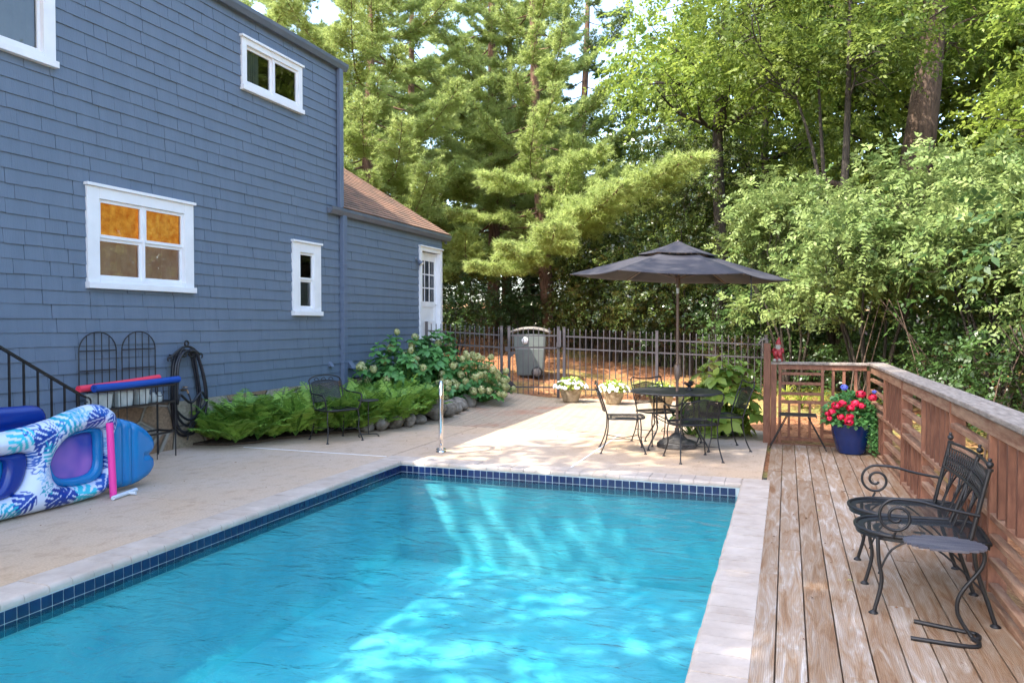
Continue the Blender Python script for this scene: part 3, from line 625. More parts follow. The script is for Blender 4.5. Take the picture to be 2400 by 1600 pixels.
# wall fittings
l = MB(); l.lathe([(.05,0),(.05,.02),(.02,.025)],12,(0,0,0)); o = l.build('spotlight', 'gutter', house); o.location = Vector((XW+.02,14.5,2.95))-rootloc(house); o.rotation_euler = (0,pi/2,0)
l = MB(); l.lathe([(.02,0),(.03,.03),(.055,.11),(.06,.13)],14); q_ = l.build('lamp_head', 'gutter', o); q_.location = (.02,.0,.03); q_.rotation_euler = (0,radians(50),radians(10))
l = MB(); l.lathe([(.001,.131),(.055,.132),(.04,.15),(.001,.16)],14); q2 = l.build('lamp_lens', 'lens', o); q2.location = (.02,0,.03); q2.rotation_euler = (0,radians(50),radians(10))
for (yy,zz,s_) in ((11.82,.80,.14),(11.22,.86,.09)):
    b = MB(); b.add([(XW+.012,yy,zz),(XW+.012,yy+s_,zz),(XW+.012,yy,zz+s_),(XW+.012,yy+s_,zz+s_),(XW+.012+s_*.8,yy,zz),(XW+.012+s_*.8,yy+s_,zz)], [(0,1,5,4),(4,5,3,2),(0,4,2),(1,3,5),(0,2,3,1)]); b.build('vent_hood', 'trimblue', house, True)
b = MB(); b.tube([(XW+.0,7.86,.74),(XW+.10,7.86,.74),(XW+.12,7.86,.70)],.014); b.lathe([(.035,0),(.03,.01),(.02,.012)],8,(XW+.07,7.86,.775)); b.build('faucet', 'brass', house, True)
# ------------------------------------------------------------------ iron fence and gate
def fence_run(name, label, A, B, posts, pick, gate=False, zt=1.44, dz=(0,0), group=None, cat='fence'):
    A = Vector((A[0],A[1],0)); B = Vector((B[0],B[1],0)); L_ = (B-A).length; ang = atan2((B-A).y,(B-A).x)
    r = thing(name, label, cat, (A.x,A.y,0), ang, group)
    zs = lambda s_: dz[0]+(dz[1]-dz[0])*s_/L_
    for s_ in posts:
        b = MB(); z = zs(s_); b.box(s_-.03,s_+.03,-.03,.03,z-.02,z+zt+.03); b.box(s_-.036,s_+.036,-.036,.036,z+zt+.031,z+zt+.045); b.build('post', 'blackf', r, bevel=.003)
    for zz in ((1.29,1.03,.19) if True else ()):
        b = MB(); b.bar((.03,0,zz+zs(0)),(L_-.03,0,zz+zs(L_)),.022,.03); b.build('rail', 'blackf', r)
    n = int(L_/pick); first = None
    for i in range(1, n+1):
        s_ = i*L_/(n+1)
        if any(abs(s_-p_) < .05 for p_ in posts): continue
        z = zs(s_)
        if first is None:
            b = MB(); b.box(-.008,.008,-.0125,.0125,.045,zt-.045); b.lathe([(.009,0),(.014,.012),(.010,.022),(.016,.034),(.001,.075)],4,(0,0,zt-.05),rot=pi/4,smooth=False)
            first = b.build('picket', 'blackf', r); o = first
        else: o = first.copy(); COL.objects.link(o)
        o.location = (s_,0,z)
    return r
GL = (-5.69,15.39); GR = (-4.50,15.74); FE = (-.36,16.09)
fence_run('iron_fence', 'long run of black iron fence behind the table and umbrella', GR, FE, (.04, 1.98, 4.12), .126, dz=(.03,-.12))
gt = fence_run('iron_gate', 'closed black iron gate in front of the wheeled bin', (GL[0]+.07,GL[1]+.02), (GR[0]-.06,GR[1]-.02), (.03, 1.08), .112, dz=(.05,.04), cat='gate')
b = MB(); b.box(1.04,1.14,-.07,-.03,1.09,1.19); b.box(1.09,1.14,-.06,-.03,1.19,1.44); b.build('latch', 'blackf', gt, bevel=.004)
b = MB(); b.box(-.05,.01,-.05,-.03,1.0,1.10); b.build('hinge', 'blackf', gt); b = MB(); b.box(-.05,.01,-.05,-.03,.25,.35); b.build('hinge', 'blackf', gt)
b = MB()
for (s_,z) in ((.06,.99),(.06,.25)): b.add([(s_,-.01,z),(s_+.13,-.01,z),(s_,-.01,z-.13*(1 if z>.5 else -1)),(s_,.01,z),(s_+.13,.01,z),(s_,.01,z-.13*(1 if z>.5 else -1))], [(0,1,2),(3,5,4),(1,4,5,2)])
b.build('corner_bracket', 'blackf', gt)
fence_run('iron_fence', 'short run of black iron fence between the gate and the white door', (-7.24,14.80), (GL[0]-.02,GL[1]), (.0, 1.60), .108, dz=(.15,.05))
# ------------------------------------------------------------------ timber railing
rl = thing('wood_railing', 'red brown timber deck railing with mixed slats and grey weathered cap', 'railing', (1.08, 6, 0))
def part(name, mt, fn, parent=None, bevel=.003, world=True):
    b = MB(); fn(b); return b.build(name, mt, parent or rl, world, bevel=bevel)
YF = 10.85; XL = -.16; XR = .99
for (x_,y_,z1,hw,hy) in ((-.25,YF,1.33,.045,.045),(-.165,YF-.02,1.055,.036,.045),(-.085,YF,1.055,.019,.045)):
    part('post', 'rail', lambda b: b.box(x_-hw,x_+hw,y_-hy,y_+hy,-.12,z1))
for x_ in (.44,.99): part('post', 'rail', lambda b: b.box(x_-.019,x_+.019,YF-.045,YF+.045,.06,.985))
part('rail', 'rail', lambda b: b.box(-.064,.969,YF-.043,YF+.043,.985-.0,1.05))
part('rail', 'rail', lambda b: b.box(-.064,.969,YF-.04,YF+.04,.045,.085))
part('rail', 'rail', lambda b: b.box(-.064,.969,YF-.035,YF+.035,.535,.575))
for z_ in (.665,.80,.93): part('rail', 'rail', lambda b: b.box(-.064,.42,YF-.04,YF+.04,z_-.018,z_+.018))
for z_ in (.17,.30,.42): part('rail', 'rail', lambda b: b.box(.46,.969,YF-.04,YF+.04,z_-.018,z_+.018))
for x_ in (.03,.16,.29): part('picket', 'rail', lambda b: b.box(x_-.016,x_+.016,YF-.03,YF+.03,.086,.534))
for x_ in (.57,.70,.84): part('picket', 'rail', lambda b: b.box(x_-.018,x_+.018,YF-.03,YF+.03,.576,.984))
part('cap_rail', 'capw', lambda b: b.box(-.20,1.16,YF-.07,YF+.08,1.051,1.085), bevel=.006)
RX = lambda y: 1.0+.105*(1-math.exp(-(10.85-y)/2.2)) if y < 10.85 else 1.0
PO = [10.80, 8.42, 6.16, 3.95, 1.8, -.4]
capz = [1.052, 1.035, 1.05, 1.05, 1.04, 1.04]
for i in range(5):
    ya, yb = PO[i], PO[i+1]; ym = (ya+yb)/2; xa_, xb_ = RX(ya), RX(yb); xm = (xa_+xb_)/2; za, zb2 = capz[i], capz[i+1]; zm = (za+zb2)/2
    D = .055
    def lin(y): t_ = (ya-y)/(ya-yb); return xa_+(xb_-xa_)*t_+D*.8, za+(zb2-za)*t_
    if i: part('post', 'rail', lambda b: b.box(xa_-.005,xa_+.095,ya-.019,ya+.019,-.25,za-.003))
    part('post', 'rail', lambda b: b.box(xm-.003,xm+.093,ym-.019,ym+.019,.06,zm-.09))
    part('rail', 'railh', lambda b: b.bar((xa_+.02,ya-.02,za-.045),(xb_+.02,yb+.02,zb2-.045),.036,.088))
    def hb(z_, y0, y1, th=.036, dp=.052):
        x0,c0 = lin(y0); x1,c1 = lin(y1); x0 += (dp-.088)/2; x1 += (dp-.088)/2
        part('rail', 'railh', lambda b: b.bar((x0,y0,z_),(x1,y1,z_),dp,th))
    hb(.50, ya-.02, ym+.02, .036, .095); hb(.50, ym-.02, yb+.02, .036, .095); hb(.019, ya-.02, yb+.02, .034, .10)
    for z_ in (.60,.74,.88): hb(z_, ya-.02, ym+.02)
    for z_ in (.10,.245,.38): hb(z_, ym-.02, yb+.02)
    for k in range(1,6):
        yy = ym+(yb-ym)*k/6; x_,_c = lin(yy); part('picket', 'pick', lambda b: b.box(x_-.042,x_+.042,yy-.017,yy+.017,.52,_c-.09), bevel=0)
        yy = ya+(ym-ya)*k/6; x_,_c = lin(yy); part('picket', 'pick', lambda b: b.box(x_-.042,x_+.042,yy-.017,yy+.017,.07,.48), bevel=0)
b = MB(); rg = random.Random(2); ed = [10.93,9.3,8.2,6.85,5.6,4.35,2.9,1.2,-.4]
for i in range(len(ed)-1):
    a, c = ed[i]-.004, ed[i+1]+.004; z_ = float(np.interp(-(a+c)/2, [-q for q in PO], capz)); 
    za_ = float(np.interp(-a, [-q for q in PO], capz))+.004; zc_ = float(np.interp(-c, [-q for q in PO], capz))+.004
    x0,x1 = RX(a)-.02, RX(c)-.02
    v = [(x0,a,za_),(x0+.20,a,za_),(x0+.20,a,za_+.036),(x0,a,za_+.036),(x1,c,zc_),(x1+.20,c,zc_),(x1+.20,c,zc_+.036),(x1,c,zc_+.036)]
    b.add(v, [(0,1,2,3)[::-1],(4,5,6,7),(0,4,5,1)[::-1],(1,5,6,2)[::-1],(2,6,7,3)[::-1],(3,7,4,0)[::-1]])
b.build('cap_rail', 'capw', rl, True, bevel=.007)
# bracket end of the fence on the tall post
b = MB(); b.box(-.315,-.30,10.82,10.85,1.15,1.36); b.box(-.275,-.24,10.84,10.875,1.335,1.372); b.box(-.28,-.235,10.835,10.88,1.373,1.38); b.tube([(-.36,10.83,1.33),(-.32,10.83,1.38),(-.26,10.84,1.39)],.012,6)
o = b.build('fence_bracket', 'capw', bevel=.003); props(o, 'pale metal bracket with capped peg on top of the tall timber post', 'bracket')
# ------------------------------------------------------------------ gnome
gn = thing('garden_gnome', 'faded red ceramic gnome sitting on the far deck rail', 'gnome', (-.11,10.845,1.086), radians(-14))
b = MB(); b.lathe([(.055,0),(.062,.01),(.058,.05),(.05,.10),(.056,.14),(.05,.18),(.03,.205)],16,(0,0,0),1,.8)
b.ball((-.025,-.045,.105),.034,10,7,(1,1,1.3)); b.ball((.03,-.045,.10),.034,10,7,(1,1,1.3)); b.tube([(-.055,0,.17),(-.066,-.03,.13),(-.02,-.055,.14)],[.018,.018,.013],8); b.tube([(.055,0,.17),(.066,-.03,.13),(.02,-.055,.14)],[.018,.018,.013],8); b.build('coat', 'gnomer', gn)
b = MB(); b.ball((0,-.004,.215),.034,12,8); b.ball((0,-.04,.212),.008,8,6); b.build('head', 'skin', gn)
b = MB(); b.lathe([(.001,0),(.016,.01),(.034,.04),(.036,.07),(.02,.085)],12,(0,-.022,.135),1.1,.7); b.box(-.028,-.008,-.043,-.036,.222,.229); b.box(.008,.028,-.043,-.036,.222,.229); b.build('beard', 'gnomew', gn)
b = MB(); b.lathe([(.038,0),(.040,.008),(.033,.03),(.022,.055),(.010,.075),(.001,.08)],14,(0,0,.232)); b.ball((.004,-.002,.312),.013,8,6); b.build('hat', 'gnomer', gn)
b = MB(); b.ball((-.03,-.065,.02),.028,10,6,(1,1.3,.8)); b.ball((.032,-.065,.02),.028,10,6,(1,1.3,.8)); b.build('shoe', 'gnomew', gn)
# ------------------------------------------------------------------ umbrella
UC = (-1.33, 10.03)
um = thing('patio_umbrella', 'open charcoal patio umbrella over the round table', 'umbrella', (UC[0],UC[1],0))
R_ = 1.40; ca0 = -pi/2-radians(21); tilt = lambda x: -.040*x
cn = [(R_*cos(ca0+k*pi/3), R_*sin(ca0+k*pi/3)) for k in range(6)]
b = MB(); apex = 2.60; ez = 2.185
ns = 10
for k in range(6):
    A_ = cn[k]; B_ = cn[(k+1)%6]; V = []
    for i in range(ns+1):
        t_ = .30+.70*i/ns
        for j in range(9):
            s_ = j/8; x = (A_[0]*(1-s_)+B_[0]*s_)*t_; y = (A_[1]*(1-s_)+B_[1]*s_)*t_
            z = apex-(apex-ez)*(t_**.93) - .055*sin(pi*s_)*t_*(1-.0*t_) + tilt(x); q = 1-.035*sin(pi*s_)*(i/ns)
            V.append((x*q,y*q,z+.03*sin(pi*s_)*(i/ns)**3))
    b.add(V, [(i*9+j,i*9+j+1,(i+1)*9+j+1,(i+1)*9+j) for i in range(ns) for j in range(8)], True)
o = b.build('canopy', 'fabric', um); so_ = o.modifiers.new('s','SOLIDIFY'); so_.thickness = .004
b = MB()
for k in range(6):
    A_ = cn[k]; B_ = cn[(k+1)%6]; V = []
    for i in range(6):
        t_ = .36*i/5+.0001
        for j in range(7):
            s_ = j/6; x = (A_[0]*(1-s_)+B_[0]*s_)*t_; y = (A_[1]*(1-s_)+B_[1]*s_)*t_
            z = apex+.055-(apex+.03-ez)*(t_**.85) -.015*sin(pi*s_)*t_ + tilt(x); V.append((x,y,z))
    b.add(V, [(i*7+j,i*7+j+1,(i+1)*7+j+1,(i+1)*7+j) for i in range(5) for j in range(6)], True)
o = b.build('vent', 'fabric', um); so_ = o.modifiers.new('s','SOLIDIFY'); so_.thickness = .004
for k in range(6):
    A_ = cn[k]; b = MB(); b.tube([(0,0,apex-.03),(A_[0]*.99,A_[1]*.99,ez-.004+tilt(A_[0]))],.008,5)
    r_ = b.build('rib', 'pole', um); b = MB(); t_ = .52; b.tube([(0,0,2.17),(A_[0]*t_,A_[1]*t_,apex-(apex-ez)*t_**.93-.02+tilt(A_[0]*t_))],.006,5); b.build('strut', 'pole', r_)
b = MB(); b.lathe([(.019,.12),(.019,2.58),(.03,2.60),(.02,2.64),(.001,2.67)],14); b.lathe([(.03,2.10),(.035,2.16),(.03,2.2)],12); b.build('pole', 'pole', um)
b = MB(); b.lathe([(.022,.86),(.034,.90),(.040,.96),(.040,1.06),(.022,1.07)],12); b.build('crank_housing', 'pole', um)
b = MB(); b.lathe([(.0201,1.98),(.0201,2.05)],12); b.build('label_band', 'pvc', um)
b = MB(); b.lathe([(.25,0),(.262,.012),(.262,.06),(.245,.075),(.13,.115),(.06,.175),(.032,.19),(.030,.25),(.0195,.25)],8,rot=pi/8,smooth=False); b.build('umbrella_base', 'base', um)
b = MB(); sx_ = cn[2]; tx = cn[1]; b.tube([(.93,-.72,2.15),(.935,-.72,2.0),(.93,-.72,1.84)],.006,5); b.build('tie_strap', 'fabric', um)
# ------------------------------------------------------------------ round table
TC = (-1.352, 10.07)
tb = thing('round_table', 'round charcoal metal patio table with the umbrella pole through its centre', 'table', (TC[0],TC[1],0))
b = MB(); b.lathe([(.03,.712),(.55,.712),(.572,.700),(.580,.708),(.580,.722),(.572,.728),(.55,.724),(.03,.724)],48); b.build('table_top', 'table', tb)
for k in range(4):
    a = radians(-122+90*k); c_, s_ = cos(a), sin(a); b = MB()
    P = smoothpts([(.37*c_,.37*s_,.70),(.37*c_,.37*s_,.36),(.36*c_,.36*s_,.26),(.47*c_,.47*s_,.11),(.52*c_,.52*s_,.04),(.52*c_,.52*s_,.008)],4); b.tube(P,.0105,7)
    b.lathe([(.022,0),(.024,.004),(.018,.012),(.008,.02)],10,(.52*c_,.52*s_,0)); b.build('leg', 'black', tb)
    b = MB(); P = smoothpts([(.37*c_,.37*s_,.64),(.18*c_,.18*s_,.56),(.06*c_,.06*s_,.42)],5); b.tube(P,.007,6); b.build('brace', 'black', tb)
    b = MB(); c2,s2 = cos(a+pi/2),sin(a+pi/2); P = smoothpts([(.37*c_,.37*s_,.40),(.16*(c_+c2),.16*(s_+s2),.30),(.37*c2,.37*s2,.40)],6); b.tube(P,.007,6); b.build('stretcher', 'black', tb)
b = MB(); b.lathe([(.045,.40),(.045,.415)],16); b.build('umbrella_ring', 'black', tb)
b = MB(); b.lathe([(.05,0),(.055,.01),(.03,.02),(.02,.05),(.045,.065),(.06,.08),(.05,.09),(.02,.10)],10); b.ball((.02,-.01,.11),.026,8,6,(1.3,1,.7)); b.tube([(.03,0,.09),(.06,-.02,.11),(.07,-.03,.085)],.009,6); b.tube([(-.03,0,.09),(-.055,-.02,.105),(-.06,-.03,.08)],.009,6)
o = b.build('table_ornament', 'black'); o.location = (-1.19,10.17,.728); props(o, 'small dark cast metal ornament standing on the round table beside the pole', 'ornament')
# ------------------------------------------------------------------ mesh chairs (front faces +Y)
def make_chair(label, arms, crest, bh=.86):
    r = thing('patio_chair', label, 'chair')
    W_ = .24; zs = .425
    out = [(-W_*.92,-.20),(-W_,-.05),(-W_*1.04,.12),(-W_*.85,.225),(-.1,.25),(.1,.25),(W_*.85,.225),(W_*1.04,.12),(W_,-.05),(W_*.92,-.20)]
    P = [(x,y,zs+(.008 if y > .2 else 0)) for x,y in out]; Ps = smoothpts(P+[P[0]],3)[:-1]
    b = MB(); b.tube(Ps,.011,7,closed=True); rim = b.build('seat_frame', 'black', r)
    b = MB(); V = [(0,.02,zs-.02)]+[tuple(p) for p in Ps]; n = len(Ps); inn = [Vector((p.x*.6,p.y*.6+.01,zs-.02)) for p in Ps]
    V = [tuple(p) for p in Ps]+[tuple(p) for p in inn]+[(0,.02,zs-.024)]
    b.add(V, [(i,(i+1)%n,n+(i+1)%n,n+i) for i in range(n)]+[(n+i,n+(i+1)%n,2*n) for i in range(n)], True); b.build('seat', 'meshb', r)
    ty = -.335; tw = W_*1.0
    bl = smoothpts([(-W_*.92,-.20,zs),(-W_*.96,-.235,zs+.12),(-tw,-.29,zs+.28),(-tw,ty,bh-.05)],4)
    if crest == 'wave': top = [(-tw,ty,bh-.05),(-tw*.96,ty-.005,bh-.01),(-tw*.8,ty-.01,bh),(-tw*.4,ty-.02,bh-.018),(0,ty-.025,bh-.022),(tw*.4,ty-.02,bh-.018),(tw*.8,ty-.01,bh),(tw*.96,ty-.005,bh-.01),(tw,ty,bh-.05)]
    else: top = [(-tw,ty,bh-.07),(-tw*.9,ty-.005,bh-.025),(-tw*.5,ty-.015,bh+.005),(0,ty-.02,bh+.012),(tw*.5,ty-.015,bh+.005),(tw*.9,ty-.005,bh-.025),(tw,ty,bh-.07)]
    tp = smoothpts(top,4); right = [Vector((-p.x,p.y,p.z)) for p in bl][::-1]
    b = MB(); b.tube(bl+tp[1:-1]+right,.0095,7)
    def yb(z): return -.20-(z-zs)/(bh-.05-zs)*.135
    rows = []
    zlo, zhi = zs+.09, bh-.085
    for i in range(6):
        z = zlo+(zhi-zlo)*i/5; rows.append([Vector((x*W_*.84, yb(z)-.012-.022*(1-x*x), z+(.016*(cos(x*pi)) if crest=='wave' and i == 5 else 0)+(.03*(1-x*x) if crest != 'wave' and i == 5 else 0))) for x in np.linspace(-1,1,9)])
    lp = rows[0]+[q[-1] for q in rows[1:-1]]+rows[-1][::-1]+[q[0] for q in rows[1:-1]][::-1]
    b.tube(lp,.006,6,closed=True)
    for sx in (-1,1):
        for z in (zlo+.04, zhi-.02): b.tube([(sx*W_*.84,yb(z)-.012,z),(sx*W_*.98,yb(z),z)],.005,5)
    if crest == 'wave':
        for x in (-.5,0,.5): pass
    else:
        for x0 in (-.14,-.03,.08): b.tube(smoothpts([(x0,ty-.02,bh-.055),(x0+.03,ty-.02,bh-.02),(x0+.07,ty-.02,bh-.04),(x0+.05,ty-.02,bh-.06)],4),.005,5)
    b.build('back_frame', 'black', r)
    b = MB(); b.add([tuple(q) for rr in rows for q in rr], [(i*9+j,i*9+j+1,(i+1)*9+j+1,(i+1)*9+j) for i in range(5) for j in range(8)], True); b.build('backrest', 'meshb', r)
    for sx in (-1,1):
        for sy in (-1,1):
            if sy > 0: P = [(sx*W_*.93,.19,zs),(sx*W_*.99,.20,.30),(sx*W_*.95,.20,.18),(sx*W_*1.08,.245,.03),(sx*W_*1.09,.25,.008)]
            else: P = [(sx*W_*.92,-.20,zs),(sx*W_*.93,-.205,.28),(sx*W_*.98,-.235,.14),(sx*W_*1.06,-.29,.008)]
            b = MB(); b.tube(smoothpts(P,4),.0085,7); b.lathe([(.020,0),(.021,.005),(.014,.012),(.007,.02)],10,(P[-1][0],P[-1][1],0)); b.build('leg', 'black', r)
    b = MB()
    for sx in (-1,1): b.tube(smoothpts([(sx*W_*.97,.205,.17),(sx*.06,.03,.155),(sx*.06,-.04,.155),(sx*W_*.97,-.228,.17)],5),.005,5)
    b.build('stretcher', 'black', r)
    if arms:
        for sx in (-1,1):
            b = MB(); b.tube(smoothpts([(sx*tw,yb(zs+.25),zs+.27),(sx*(tw+.035),-.20,zs+.225),(sx*(tw+.045),-.05,zs+.215),(sx*(tw+.045),.13,zs+.21),(sx*(tw+.04),.195,zs+.175),(sx*(W_+.015),.20,zs+.07),(sx*W_*1.0,.17,zs)],5),.0105,7); b.build('armrest', 'black', r)
    return r
def place(o, x, y, f, label=None, group=None):
    o.location = (x,y,0); o.rotation_euler = (0,0,atan2(f[1],f[0])-pi/2)
    if label: o['label'] = label
    if group: o['group'] = group
GC = 'wrought iron chairs around the patio table'
c1 = make_chair('black armless mesh chair left of the round table, over the white joint line', False, 'wave'); place(c1, -1.925, 9.53, (.49,.13), group=GC)
c2 = copy_tree(c1); place(c2, -1.60, 10.30, (.40,-.46), 'black mesh chair behind the round table, its back toward the iron fence', GC)
c4_ = copy_tree(c1); place(c4_, -.78, 10.09, (-.42,-.17), 'black mesh chair right of the round table, in front of the yellow green hydrangea', GC)
c3 = make_chair('black mesh armchair nearest the pool, its back to the water', True, 'wave', .80); place(c3, -1.04, 9.20, (-.235,.44), group=GC)
c5 = make_chair('black mesh armchair standing alone in front of the ferns', True, 'round', .86); place(c5, -5.80, 9.06, (.37,-.21))
# small pedestal table by the fern bed
st = thing('side_table', 'tiny round black pedestal table beside the lone armchair', 'side table', (-5.56,9.50,0))
b = MB(); b.lathe([(.001,.505),(.145,.505),(.15,.512),(.145,.52),(.001,.517)],24); b.build('table_top', 'black', st)
b = MB(); b.tube([(0,0,.505),(0,0,.03)],.008,6); b.build('pedestal', 'black', st)
b = MB(); b.tube(smoothpts([(-.05,-.14,.006),(-.09,-.11,.03),(-.02,.0,.035),(.08,.08,.03),(.14,.05,.006)],4),.008,6); b.build('foot', 'black', st)
# folding slatted table on the deck
ft = thing('folding_table', 'low black folding slat table against the far deck railing', 'folding table', (.13,10.38,0))
b = MB()
for k in range(7): y = -.15+.05*k; b.bar((-.21,y,.44),(.22,y,.44),.03,.012)
b.bar((-.21,-.16,.43),(-.21,.16,.43),.014,.02); b.bar((.22,-.16,.43),(.22,.16,.43),.014,.02); b.build('table_top', 'black', ft)
for sy in (-1,1):
    b = MB(); b.tube([(-.12,sy*.14,.43),(-.33,sy*.13,.01)],.007,6); b.build('leg', 'black', ft)
    b = MB(); b.tube([(.12,sy*.14,.43),(.34,sy*.13,.01)],.007,6); b.build('leg', 'black', ft)
# ------------------------------------------------------------------ bench with two seats
bn = thing('garden_bench', 'black wrought iron two seat bench with scroll arms by the timber railing', 'bench', (.72,5.14,0))
zs = .43; BW = .50
for sy in (-1,1):
    cy = sy*.255
    out = [(.30,cy-.235),(.0,cy-.25),(-.20,cy-.225),(-.31,cy-.12),(-.335,cy),(-.31,cy+.12),(-.20,cy+.225),(.0,cy+.25),(.30,cy+.235)]
    Ps = smoothpts([(x,y,zs+(-.0)) for x,y in out]+[(out[0][0],out[0][1],zs)],3)[:-1]
    b = MB(); b.tube(Ps,.012,7,closed=True); Q = [p-Vector((0,0,.03)) for p in Ps]; b.add([tuple(p) for p in Ps]+[tuple(p) for p in Q], [(i,(i+1)%len(Ps),len(Ps)+(i+1)%len(Ps),len(Ps)+i) for i in range(len(Ps))], True); b.build('seat_frame', 'black', bn)
    n = len(Ps); b = MB(); V = [tuple(p) for p in Ps]+[(p.x*.55,cy+(p.y-cy)*.55,zs-.022) for p in Ps]+[(0,cy,zs-.026)]
    b.add(V, [(i,(i+1)%n,n+(i+1)%n,n+i) for i in range(n)]+[(n+i,n+(i+1)%n,2*n) for i in range(n)], True); b.build('seat', 'meshb', bn)
for y in (.51,0,-.51):
    b = MB(); P = smoothpts([(-.24,y*.96,zs-.01),(-.235,y*.98,.30),(-.22,y*.98,.18),(-.25,y,.04),(-.26,y,.008)],4); b.tube(P,.011,7); b.lathe([(.024,0),(.026,.005),(.018,.013),(.008,.02)],10,(-.26,y,0)); b.build('leg', 'black', bn)
    b = MB(); P = smoothpts([(.22,y*.97,zs-.01),(.24,y*.98,.28),(.29,y*.99,.12),(.325,y,.008)],4); b.tube(P,.012,7); b.lathe([(.026,0),(.028,.005),(.018,.013),(.008,.02)],10,(.325,y,0)); b.build('leg', 'black', bn)
    b = MB(); b.tube(smoothpts([(-.235,y*.98,.22),(-.17,y*.98,.36),(-.05,y*.98,.415),(.08,y*.98,.36),(.27,y*.99,.18)],5),.006,6); b.build('brace', 'black', bn)
BX = lambda z, y=0: .195+(z-zs)*.09/.40+.06*(1-(y/.52)**2)*max(0,(z-zs))/.4
zt = .835
b = MB()
for y in (-.515,0,.515):
    b.tube([(BX(zs+(zt-zs)*t_,y),y,zs-.02+(zt-zs+.02)*t_) for t_ in np.linspace(0,1,5)],.0125,7); b.ball((BX(zt,y),y,zt+.022),.019,8,6); b.ball((BX(zt,y),y,zt+.046),.011,8,6); b.lathe([(.018,-.012),(.018,0)],8,(BX(zt,y),y,zt))
yy = np.linspace(-.515,.515,17)
for z,r0 in ((zt-.01,.009),(zt-.045,.005),(zt-.17,.010)): b.tube([(BX(z,y),y,z) for y in yy],r0,6)
b.build('back_frame', 'black', bn)
b = MB()
for k in range(26):
    y0_ = -.5+k*.04
    for dy in (.04,-.04):
        za_,zb_ = zt-.165, zt-.048; y1_ = y0_+dy
        if abs(y1_) < .51: b.tube([(BX(za_,y0_),y0_,za_),(BX(zb_,y1_)-.003,y1_,zb_)],.0042,4)
    b.tube(arc((y0_,zt-.105),.017,0,2*pi,8,'yz',BX(zt-.1,y0_)-.006),.0032,4)
b.build('back_lattice', 'black', bn)
b = MB()
for k in range(5):
    yc = -.40+.2*k; P = [(yc-.085,zs),(yc-.085,zs+.13),(yc-.05,zs+.21),(yc,zs+.24),(yc+.05,zs+.21),(yc+.085,zs+.13),(yc+.085,zs)]
    b.tube([(BX(z,y),y,z) for (y,z) in [(p.x,p.y) for p in smoothpts([(a,c,0) for a,c in P],4)]],.0055,5)
    if k < 4:
        ym_ = yc+.1; b.tube([(BX(z,ym_),ym_,z) for z in np.linspace(zs,zt-.17,4)],.0055,5)
        b.add(*(lambda c: ([(c[0]-.006,c[1],c[2]+.04),(c[0]-.010,c[1]-.016,c[2]),(c[0]-.006,c[1],c[2]-.04),(c[0]-.010,c[1]+.016,c[2])], [(0,1,2,3)]))((BX(zs+.13,ym_),ym_,zs+.13)))
b.build('backrest', 'black', bn)
for y in (-.525,.525):
    b = MB(); cx, cz = -.150, .548; Q_ = 3.3*pi; th = np.linspace(0, Q_, 48); R0 = .098
    pts = [(cx+R0*(.20+.80*(q/Q_))*cos(pi/2+Q_-q), cz+R0*(.20+.80*(q/Q_))*sin(pi/2+Q_-q)) for q in th]
    P = [(x,y,z) for x,z in pts]+[tuple(q) for q in smoothpts([(pts[-1][0],y,pts[-1][1]),(-.04,y,.640),(.08,y,.612),(BX(.585)-.01,y,.585)],5)[1:]]
    b.tube(P,.0085,7); b.tube([(cx-.005,y,cz-R0*.86),(cx-.02,y*.99,zs)],.007,6); b.build('armrest', 'black', bn)
# cantilever side table
ct = thing('cantilever_table', 'small oval slat topped iron side table beside the near end of the bench', 'side table', (.82,4.42,0))
b = MB(); 
for k in range(11):
    y = -.125+.025*k; hw = .19*sqrt(max(0,1-(y/.14)**2)); b.box(-.055-hw,-.055+hw,y-.0118,y+.0118,.468,.478)
b.build('table_top', 'slate', ct)
b = MB(); b.tube(smoothpts([(-.05,0,.46),(.09,0,.455),(.125,0,.43),(.11,0,.36),(.02,0,.22),(.01,0,.12),(.06,-.01,.03),(.075,-.02,.012)],5),.0105,7); b.build('stem', 'black', ct)
b = MB(); b.tube(smoothpts([(-.17,.13,.011),(.05,.06,.011),(.105,.04,.011),(.10,-.02,.011),(.07,-.03,.011),(.09,-.08,.011),(.04,-.14,.011),(-.22,-.12,.011)],4),.0115,7); b.build('foot', 'black', ct)
# ------------------------------------------------------------------ handrail at the pool corner
hr = thing('pool_handrail', 'polished steel grab rail at the pool corner', 'handrail', (-4.03,8.64,0), radians(20))
b = MB(); P = smoothpts([(-.02,.20,0),(-.02,.20,.45),(-.01,.17,.72),(0,.05,.86),(.01,-.10,.87),(.015,-.19,.78),(.015,-.20,.60),(.015,-.20,.35),(.01,-.17,.21),(0,-.06,.15),(0,0,.10),(0,0,.0)],5); b.tube(P,.026,14); b.build('rail', 'chrome', hr)
for q in ((0,0),(-.02,.20)):
    b = MB(); b.lathe([(.062,.002),(.064,.012),(.05,.02),(.026,.026)],20,(q[0],q[1],0)); b.build('flange', 'chrome', hr)
